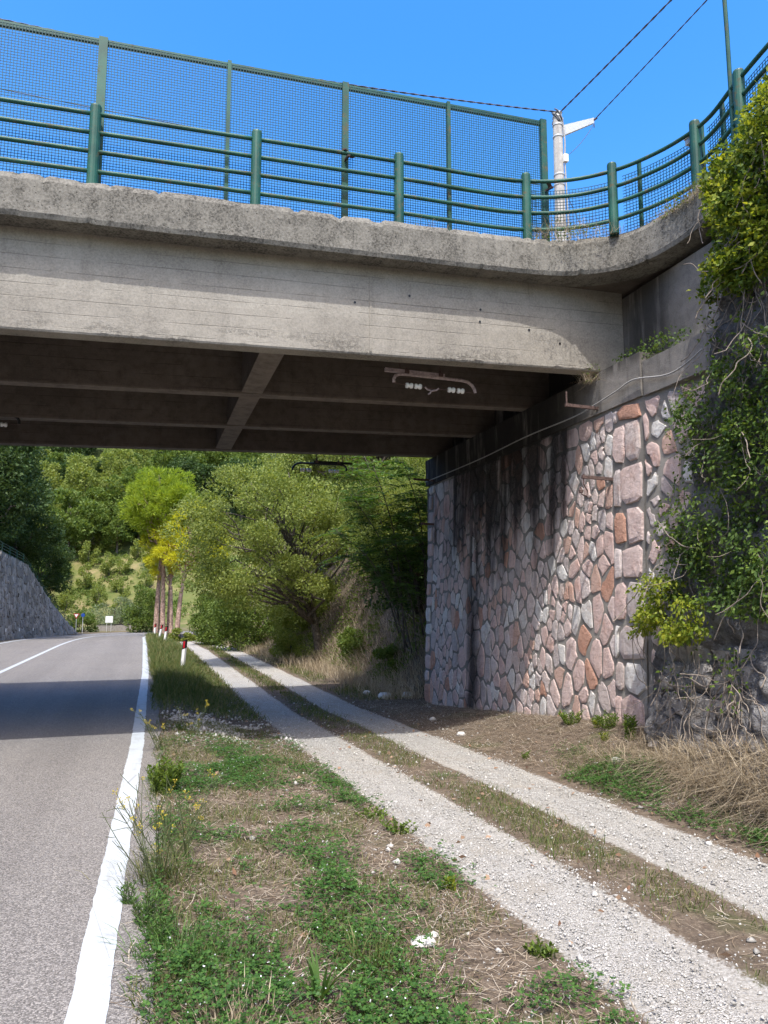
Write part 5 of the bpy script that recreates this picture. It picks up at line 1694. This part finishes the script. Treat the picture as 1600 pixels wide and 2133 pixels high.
# single rocks that can be told apart
def rock(x, y, s, label, sq=(1, 0.8, 0.6), mat='chips', rz=0.0):
    rr = np.random.default_rng(int(abs(x * 1000 + y * 77)) % 9999)
    me = bpy.data.meshes.new('rock')
    import bmesh
    bm = bmesh.new(); bmesh.ops.create_icosphere(bm, subdivisions=2, radius=1)
    for v in bm.verts:
        n_ = v.co.normalized()
        k = 0.75 + 0.5 * float(fbm(n_.x * 1.7 + x * 3, n_.y * 1.7 + n_.z * 2.1, 7)) + rr.normal() * 0.03
        v.co = Vector((n_.x * sq[0], n_.y * sq[1], n_.z * sq[2])) * k * s
    bm.to_mesh(me); bm.free()
    o = link_mesh('rock', me, M[mat])
    o.location = (x, y, float(ground_z(x, y)) + s * sq[2] * 0.35); o.rotation_euler = (0, 0, rz)
    tag(o, label, 'rock')
rock(-1.17, -4.30, 0.055, 'white crumbling stone lying in the verge beside a grass tuft', (1.2, 0.9, 0.5))
rock(-1.08, -4.22, 0.03, 'small white stone next to the crumbling one in the verge')
rock(2.35, 7.3, 0.16, 'pale rock in the shade at the foot of the bank')
rock(2.9, 7.4, 0.13, 'grey rock beside the far end of the abutment', (1.1, 0.8, 0.6))
rock(2.2, 8.1, 0.10, 'small pale rock on the litter left of the shaded one')
rock(1.75, 1.9, 0.07, 'pale stone on the litter below the abutment')
rock(1.95, 3.5, 0.06, 'small stone against the litter under the bridge')
rock(2.15, -1.2, 0.06, 'stone at the edge of the green patch right of the track')
rock(2.55, -1.4, 0.11, 'grey rock half buried in dry grass by the cliff', (1.3, 0.8, 0.5), 'greystone')
# fallen leaves
q = scatter(240, -2.3, 2.6, -5.4, 6, gr, side_of_road)
P = on_ground(q, 0.02)
V, F = leaf_arrays(P, unit(gr.normal(size=(len(P), 3)) * np.array([1, 1, 0.2])), gr.uniform(0.03, 0.07, len(P)), gr.uniform(0.025, 0.045, len(P)), gr)
tag(np_mesh('fallen_leaves', V, F, M['fallen']), 'brown fallen leaves strewn over the verge and track', 'leaves', None, 'stuff')

# ------------------------------------------------------------------ single plants in the foreground
def clump(name, x, y, n, h, w, mat, label, cat_='plant', spread=0.06, lean=0.5, droop=0.5, rng=gr):
    root = empty(name, (x, y, float(ground_z(x, y))))
    P = np.stack([rng.normal(size=n) * spread, rng.normal(size=n) * spread, np.full(n, -0.01)], 1)
    D = unit(np.stack([P[:, 0] / spread * lean * 0.5 + rng.normal(size=n) * 0.2, P[:, 1] / spread * lean * 0.5 + rng.normal(size=n) * 0.2, np.ones(n)], 1))
    V, F = blade_arrays(P, D, rng.uniform(0.5, 1.0, n) * h, w, rng, droop)
    np_mesh('blades', V, F, mat, root)['kind'] = 'stuff'
    return tag(root, label, cat_)
lp = empty('long_leaf_plant', (-1.80, -4.72, float(ground_z(-1.80, -4.72))))
tag(lp, 'plant with long arching strap leaves in the foreground verge', 'plant')
for k in range(24):
    a = gr.uniform(0, 6.28); ln = gr.uniform(0.14, 0.27); ti = gr.uniform(0.15, 0.75)
    hd = np.array([math.cos(a) * ti, math.sin(a) * ti, 1.0]); hd /= np.linalg.norm(hd)
    sd = np.cross(hd, [0, 0, 1.0]) if ti > 0.2 else np.array([1.0, 0, 0]); sd = sd / max(np.linalg.norm(sd), 1e-6)
    vs, fs = [], []
    for i in range(6):
        t = i / 5
        q = hd * ln * t + np.array([hd[0], hd[1], -0.5]) * ln * 0.35 * t * t + np.array([0.02 * math.cos(a), 0.02 * math.sin(a), 0])
        w = 0.009 * (1 - t ** 2.2) + 0.0006
        vs += [q - sd * w, q + np.array([0, 0, -0.003]), q + sd * w]
    for i in range(5):
        fs += [(3 * i, 3 * i + 1, 3 * i + 4, 3 * i + 3), (3 * i + 1, 3 * i + 2, 3 * i + 5, 3 * i + 4)]
    b = MB(); b.add(vs, fs); b.build('leaf', L['freshgrass'], lp, smooth=True)
clump('grass_tuft', -2.38, -4.15, 240, 0.20, 0.005, L['freshgrass'], 'spreading blue-green grass tuft beside the white edge line', 'grass tuft', 0.11, 0.8, 0.5)
clump('grass_tuft', -2.24, -4.35, 160, 0.19, 0.005, L['freshgrass'], 'upright green grass tuft right of the one by the edge line', 'grass tuft', 0.08, 0.6, 0.4)
clump('grass_tuft', -1.50, -4.45, 200, 0.19, 0.005, L['grass'], 'dull green grass tuft beside the white crumbling stone', 'grass tuft', 0.09, 0.7, 0.5)
clump('grass_tuft', -2.2, -4.9, 220, 0.17, 0.005, L['dry'], 'dry pale grass tuft at the bottom left of the verge', 'grass tuft', 0.10, 0.6, 0.4)
clump('grass_tuft', -2.42, -3.1, 260, 0.24, 0.004, L['grass'], 'wiry grass tuft under the fennel stalks', 'grass tuft', 0.12, 0.7, 0.5)
clump('grass_tuft', 0.47, -2.2, 160, 0.10, 0.004, L['grass'], 'short tuft on the strip between the wheel ruts', 'grass tuft', 0.09, 0.7, 0.5)
clump('grass_tuft', 0.45, -0.6, 160, 0.10, 0.004, L['freshgrass'], 'green tuft further along the strip between the wheel ruts', 'grass tuft', 0.09, 0.7, 0.5)

def leafy_weed(x, y, h, n_st, label, mat, rng, leaf=0.045, lw=0.016, spread=0.10, name='leafy_weed'):
    root = empty(name, (x, y, float(ground_z(x, y))))
    b = MB(); P, D, S = [], [], []
    for k in range(n_st):
        a = rng.uniform(0, 6.28); rad = spread * math.sqrt(rng.random())
        p0 = np.array([math.cos(a) * rad * 0.4, math.sin(a) * rad * 0.4, -0.01])
        p1 = np.array([math.cos(a) * rad, math.sin(a) * rad, h * rng.uniform(0.55, 1.0)])
        sp = cat([p0, (p0 + p1) / 2 + rng.normal(size=3) * 0.01, p1], 6)
        b.tube(sp, 0.0025, 4)
        nl = int(22 * h / 0.25) + 8
        for i in range(nl):
            t = i / nl
            q = sp[int(t * (len(sp) - 1))]
            aa = i * 2.4 + rng.uniform(-.3, .3)
            d = np.array([math.cos(aa), math.sin(aa), 0.75]); P.append(q); D.append(d / np.linalg.norm(d)); S.append(leaf * rng.uniform(0.7, 1.15))
    b.build('stem', L['fennel'], root)
    S = np.array(S)
    V, F = leaf_arrays(np.array(P), np.array(D), S, S * lw / leaf, rng)
    np_mesh('leaves', V, F, mat, root)
    return tag(root, label, 'weed')
wd = np.random.default_rng(55)
leafy_weed(-2.36, -0.92, 0.30, 34, 'bushy bright green weed leaning over the white edge line', L['vine'], wd, 0.055, 0.02, 0.17)
leafy_weed(-2.52, -3.78, 0.17, 12, 'spiky green weed growing at the edge of the white line', L['freshgrass'], wd, 0.05, 0.008, 0.09)
leafy_weed(-2.46, -4.0, 0.15, 10, 'second spiky green weed nearer the camera at the white line', L['freshgrass'], wd, 0.05, 0.008, 0.08)
leafy_weed(-2.60, -3.45, 0.15, 6, 'small spiky weed below the fennel at the white line', L['freshgrass'], wd, 0.045, 0.008, 0.06)
leafy_weed(-0.64, -2.35, 0.09, 18, 'round-leaved weed at the left edge of the gravel rut', L['vine'], wd, 0.028, 0.018, 0.17)
leafy_weed(-0.70, -1.9, 0.07, 18, 'low green weed further along the left edge of the gravel', L['vine'], wd, 0.028, 0.018, 0.17)
leafy_weed(-0.72, -3.6, 0.07, 10, 'small green weed beside the gravel in the right foreground', L['vinebright'], wd, 0.03, 0.02, 0.09)
leafy_weed(-0.66, -4.6, 0.06, 10, 'low weed by the gravel at the bottom of the photo', L['vine'], wd, 0.03, 0.02, 0.09)
leafy_weed(2.70, 0.55, 0.17, 22, 'dark green weed at the foot of the stone wall', L['vine'], wd, 0.04, 0.018, 0.20)
leafy_weed(2.72, 0.0, 0.13, 10, 'bright green weed at the wall foot near the corner', L['vinebright'], wd, 0.04, 0.016, 0.07)
leafy_weed(2.72, -0.25, 0.20, 20, 'green weed against the quoin at the wall corner', L['vine'], wd, 0.042, 0.016, 0.17)
leafy_weed(2.58, -0.85, 0.28, 14, 'green weed at the foot of the cliff beside the wall', L['vine'], wd, 0.06, 0.02, 0.08)
leafy_weed(2.45, -0.55, 0.10, 8, 'tiny bright weed in the straw below the wall corner', L['vinebright'], wd, 0.04, 0.014, 0.05)
leafy_weed(1.75, 0.0, 0.07, 9, 'small weed alone on the straw right of the track', L['vine'], wd, 0.035, 0.014, 0.07)
leafy_weed(-2.0, 2.6, 0.10, 10, 'low weed on the shingle patch', L['vinedark'], wd, 0.03, 0.018, 0.12)

def fennel(x, y, h, n_st, label, rng, lean):
    root = empty('fennel_plant', (x, y, float(ground_z(x, y))))
    b = MB(); heads = []
    hair = []
    for k in range(n_st):
        a = rng.uniform(0, 6.28)
        d = np.array([math.cos(a) * 0.45 + lean[0], math.sin(a) * 0.45 + lean[1], 1.0]); d /= np.linalg.norm(d)
        hh = h * rng.uniform(0.55, 1.0)
        p0 = np.array([rng.normal() * 0.04, rng.normal() * 0.04, -0.01])
        sp = cat([p0, p0 + d * hh * 0.5 + rng.normal(size=3) * 0.015, p0 + d * hh], 8)
        b.tube(sp, [0.0042 - 0.0025 * i / (len(sp) - 1) for i in range(len(sp))], 5)
        for j in range(6):
            i0 = rng.integers(4, len(sp) - 2)
            dd = d + rng.normal(size=3) * 0.55; dd[2] = abs(dd[2]); dd /= np.linalg.norm(dd)
            ln = hh * rng.uniform(0.12, 0.30)
            q2 = sp[i0] + dd * ln
            b.tube([sp[i0], sp[i0] + dd * ln * 0.5 + rng.normal(size=3) * 0.006, q2], 0.0017, 4)
            heads.append(q2)
        heads.append(sp[-1])
        for j in range(26):
            i0 = rng.integers(0, len(sp) // 2)
            hair.append(sp[i0] + rng.normal(size=3) * 0.01)
    b.build('stalks', L['fennel'], root)
    fb = MB()
    for q in heads:
        if rng.random() < 0.8: continue
        for k in range(7):
            dd = rng.normal(size=3) * 0.7 + np.array([0, 0, 1]); dd /= np.linalg.norm(dd)
            fb.tube([q, q + dd * 0.022], 0.0008, 3, False)
            c_ = q + dd * 0.024
            fb.add([c_ + np.array(v) * 0.0042 for v in OCT], [tuple(f) for f in OCF])
    fb.build('flower_heads', L['yflower'], root)['kind'] = 'stuff'
    hair = np.array(hair)
    V, F = leaf_arrays(hair, unit(rng.normal(size=hair.shape) + np.array([0, 0, 0.5])), rng.uniform(0.04, 0.10, len(hair)), 0.003, rng)
    np_mesh('feathery_leaves', V, F, L['grass'], root)
    return tag(root, label, 'fennel')
fennel(-2.42, -3.22, 0.72, 13, 'wild fennel with thin stalks and yellow flowers reaching over the white line', wd, (-0.28, 0.1))
fennel(-2.28, -2.75, 0.60, 9, 'smaller wild fennel behind the first one in the verge', wd, (0.05, 0.1))
fennel(-2.30, 1.2, 0.55, 6, 'thin dark weed stalks at the road edge near the bridge shadow', wd, (-0.1, 0.0))
fennel(-1.9, 2.2, 0.45, 5, 'few dry weed stalks standing on the shingle patch', wd, (0.0, 0.0))

# ------------------------------------------------------------------ dry grass by the cliff and creepers hanging over it
n_ = 9000
yy = gr.uniform(-4.2, -0.95, n_); zz = 0.05 + 0.75 * gr.random(n_) ** 1.3
top_ = np.interp(yy, [-4.2, -2.6, -1.9, -1.3, -0.95], [0.75, 0.45, 0.25, 0.08, 0.02]) + 0.25 * (fbm(yy * 3, yy * 0, 19) - 0.5)
k_ = zz < top_
yy, zz = yy[k_], zz[k_]
P1 = np.stack([cliff_x(yy, zz) - 0.02, yy, zz], 1)
q = scatter(4500, 2.0, 2.9, -4.6, -0.5, gr, lambda x, y: ss(2.1, 2.5, x + 0.25 * (y + 2.2) * (y > -2.2)) * ss(-0.5, -1.0, y))
P = np.concatenate([P1, on_ground(q, -0.02)])
V, F = blade_arrays(P, unit(gr.normal(size=(len(P), 3)) * 0.85 + np.array([-0.5, -0.2, 0.55])), gr.uniform(0.12, 0.42, len(P)), gr.uniform(0.003, 0.006, len(P)), gr, 0.9)
tag(np_mesh('dry_grass', V, F, L['dry']), 'thick dry hanging grass at the foot of the cliff on the right', 'dry grass', None, 'stuff')

def creeper(label, n, region, mat, rng, leaf=0.05, out=(0.02, 0.22), stems=14, hang=0.6, dens=None, stem_mat='deadstem', loops=0):
    """leaves over a patch of cliff given as polygon in (y, z)"""
    root = empty('creeper')
    ys_ = [r_[0] for r_ in region]; zs_ = [r_[1] for r_ in region]
    def inside(y, z):
        c_ = np.zeros(len(y), bool); j = len(region) - 1
        for i in range(len(region)):
            yi, zi = region[i]; yj, zj = region[j]
            c_ ^= ((zi > z) != (zj > z)) & (y < (yj - yi) * (z - zi) / (zj - zi + 1e-9) + yi)
            j = i
        return c_
    Y = rng.uniform(min(ys_), max(ys_), n * 4); Z = rng.uniform(min(zs_), max(zs_), n * 4)
    k = inside(Y, Z)
    k &= rng.random(len(Y)) < ss(0.34, 0.60, fbm(Y * 4.5, Z * 4.5, int(rng.integers(1, 999))))
    Y, Z = Y[k][:n], Z[k][:n]
    X = cliff_x(Y, np.clip(Z, -0.4, 6.1)) - rng.uniform(out[0], out[1], len(Y)) * (0.5 + fbm(Y * 3, Z * 3, 5))
    P = np.stack([X, Y, Z], 1)
    D = unit(rand_dirs(len(P), rng) * 0.8 + np.array([-0.7, -0.35, -hang]))
    S = rng.uniform(0.6, 1.3, len(P)) * leaf
    V, F = leaf_arrays(P, D, S, S * 0.5, rng, 0.2)
    np_mesh('leaves', V, F, mat, root)
    b = MB()
    for s_ in range(stems):
        i = rng.integers(0, len(P)); q = P[i].copy()
        pts = [q + np.array([0, 0, 0.0])]
        d = np.array([-0.05, rng.normal() * 0.3, -1.0])
        for t in range(7):
            d = d + rng.normal(size=3) * np.array([0.15, 0.45, 0.3]); d /= np.linalg.norm(d)
            q = q + d * rng.uniform(0.06, 0.13)
            xm = float(cliff_x(q[1], min(max(q[2], -0.3), 6.0))) - 0.03
            q[0] = min(q[0], xm)
            pts.append(q.copy())
        b.tube(cat(pts, 4), rng.uniform(0.0025, 0.006), 5)
    b.build('stems', M[stem_mat], root, smooth=True)['kind'] = 'stuff'
    for ch in root.children: pass
    return tag(root, label, 'creeper')
cr = np.random.default_rng(88)
creeper('bright green creeper spilling over the kerb at the top right corner', 6000, [(-2.95, 6.35), (-2.5, 6.2), (-2.15, 6.0), (-1.98, 5.8), (-2.0, 5.5), (-2.15, 5.0), (-2.25, 4.6), (-3.6, 4.6), (-3.8, 6.5)], L['vinebright'], cr, 0.065, (0.03, 0.32), 22)
creeper('mid green creeper below the bright one beside the bridge corner', 5500, [(-2.3, 6.2), (-1.9, 5.95), (-2.0, 5.3), (-2.15, 4.7), (-3.3, 4.5), (-3.4, 6.2)], L['vine'], cr, 0.06, (0.0, 0.25), 26)
creeper('bare dead stems and few leaves hanging over the rock above the wall', 420, [(-2.0, 5.2), (-2.1, 3.9), (-3.2, 3.8), (-3.3, 5.2)], L['vine'], cr, 0.055, (0.02, 0.2), 52)
creeper('dark green creeper covering the cliff halfway up at the right edge', 6500, [(-1.80, 4.0), (-1.72, 3.3), (-1.62, 2.6), (-1.45, 2.1), (-1.2, 1.75), (-3.2, 1.5), (-3.3, 4.1)], L['vinedark'], cr, 0.055, (0.02, 0.26), 30)
creeper('scattered lighter creeper leaves among the dark ones on the cliff', 2600, [(-1.75, 4.0), (-1.6, 2.9), (-1.25, 1.75), (-3.2, 1.5), (-3.3, 4.1)], L['vine'], cr, 0.05, (0.1, 0.3), 10)
creeper('yellow-green leafy branch sticking out in front of the wall corner', 2400, [(-0.62, 1.62), (-0.95, 1.85), (-1.5, 2.0), (-2.2, 1.75), (-2.3, 1.35), (-1.7, 1.28), (-1.3, 1.4), (-0.9, 1.32), (-0.66, 1.42)], L['vinebright'], cr, 0.055, (0.12, 0.42), 12)
creeper('sparse leaves and brown stalks hanging at the cliff foot', 160, [(-1.3, 1.3), (-2.8, 1.3), (-2.8, 0.7), (-1.5, 0.8)], L['vine'], cr, 0.05, (0.05, 0.25), 46)
# ivy on the ledge of the cap
def ledge_ivy(name, label, x0, x1, y0, y1, z0, z1, n, mat, rng, leaf=0.04, dry=0):
    root = empty(name, ((x0 + x1) / 2, (y0 + y1) / 2, z0))
    P = np.stack([rng.uniform(x0, x1, n), rng.uniform(y0, y1, n), z0 + (z1 - z0) * rng.random(n) ** 1.6], 1)
    P = P[rng.random(n) < ss(0.36, 0.55, fbm(P[:, 0] * 5 + P[:, 1] * 5, P[:, 2] * 6, 9))] - np.array(root.location)
    D = unit(rand_dirs(len(P), rng) + np.array([-0.4, -0.4, -0.1]))
    S = rng.uniform(0.6, 1.3, len(P)) * leaf
    V, F = leaf_arrays(P, D, S, S * 0.7, rng)
    np_mesh('leaves', V, F, mat, root)
    if dry:
        q = np.stack([rng.uniform(x0, x1, dry), rng.uniform(y0, y1, dry), np.full(dry, z0)], 1) - np.array(root.location)
        V, F = blade_arrays(q, unit(rng.normal(size=(dry, 3)) * 0.5 + np.array([-0.2, -0.3, 0.7])), rng.uniform(0.06, 0.26, dry), 0.004, rng, 0.6)
        np_mesh('stalks', V, F, L['dry'], root)
    return tag(root, label, 'ivy')
ledge_ivy('ivy', 'small dark ivy growing on the concrete ledge under the bridge corner', 3.12, 3.42, -1.2, 0.0, 4.62, 4.92, 1100, L['vinedark'], cr, 0.04)
ledge_ivy('dry_weeds', 'brown and green weeds growing along the top of the curved kerb', 2.0, 3.3, -0.55, 0.2, 6.33, 6.42, 500, L['vine'], cr, 0.03, 900)
ledge_ivy('dry_weeds', 'weeds on the kerb below the railing near the creeper', 3.2, 3.42, -1.9, -0.55, 6.33, 6.50, 700, L['vine'], cr, 0.035, 700)
ledge_ivy('dry_weeds', 'few dry weed stalks on the kerb in the middle of the bridge', 0.4, 0.95, -0.02, 0.12, 6.27, 6.33, 60, L['vine'], cr, 0.03, 60)
ledge_ivy('dry_weeds', 'dry moss and roots hanging from the end of the front girder', 2.85, 3.05, 0.1, 0.42, 4.62, 4.85, 160, L['vine'], cr, 0.025, 120)
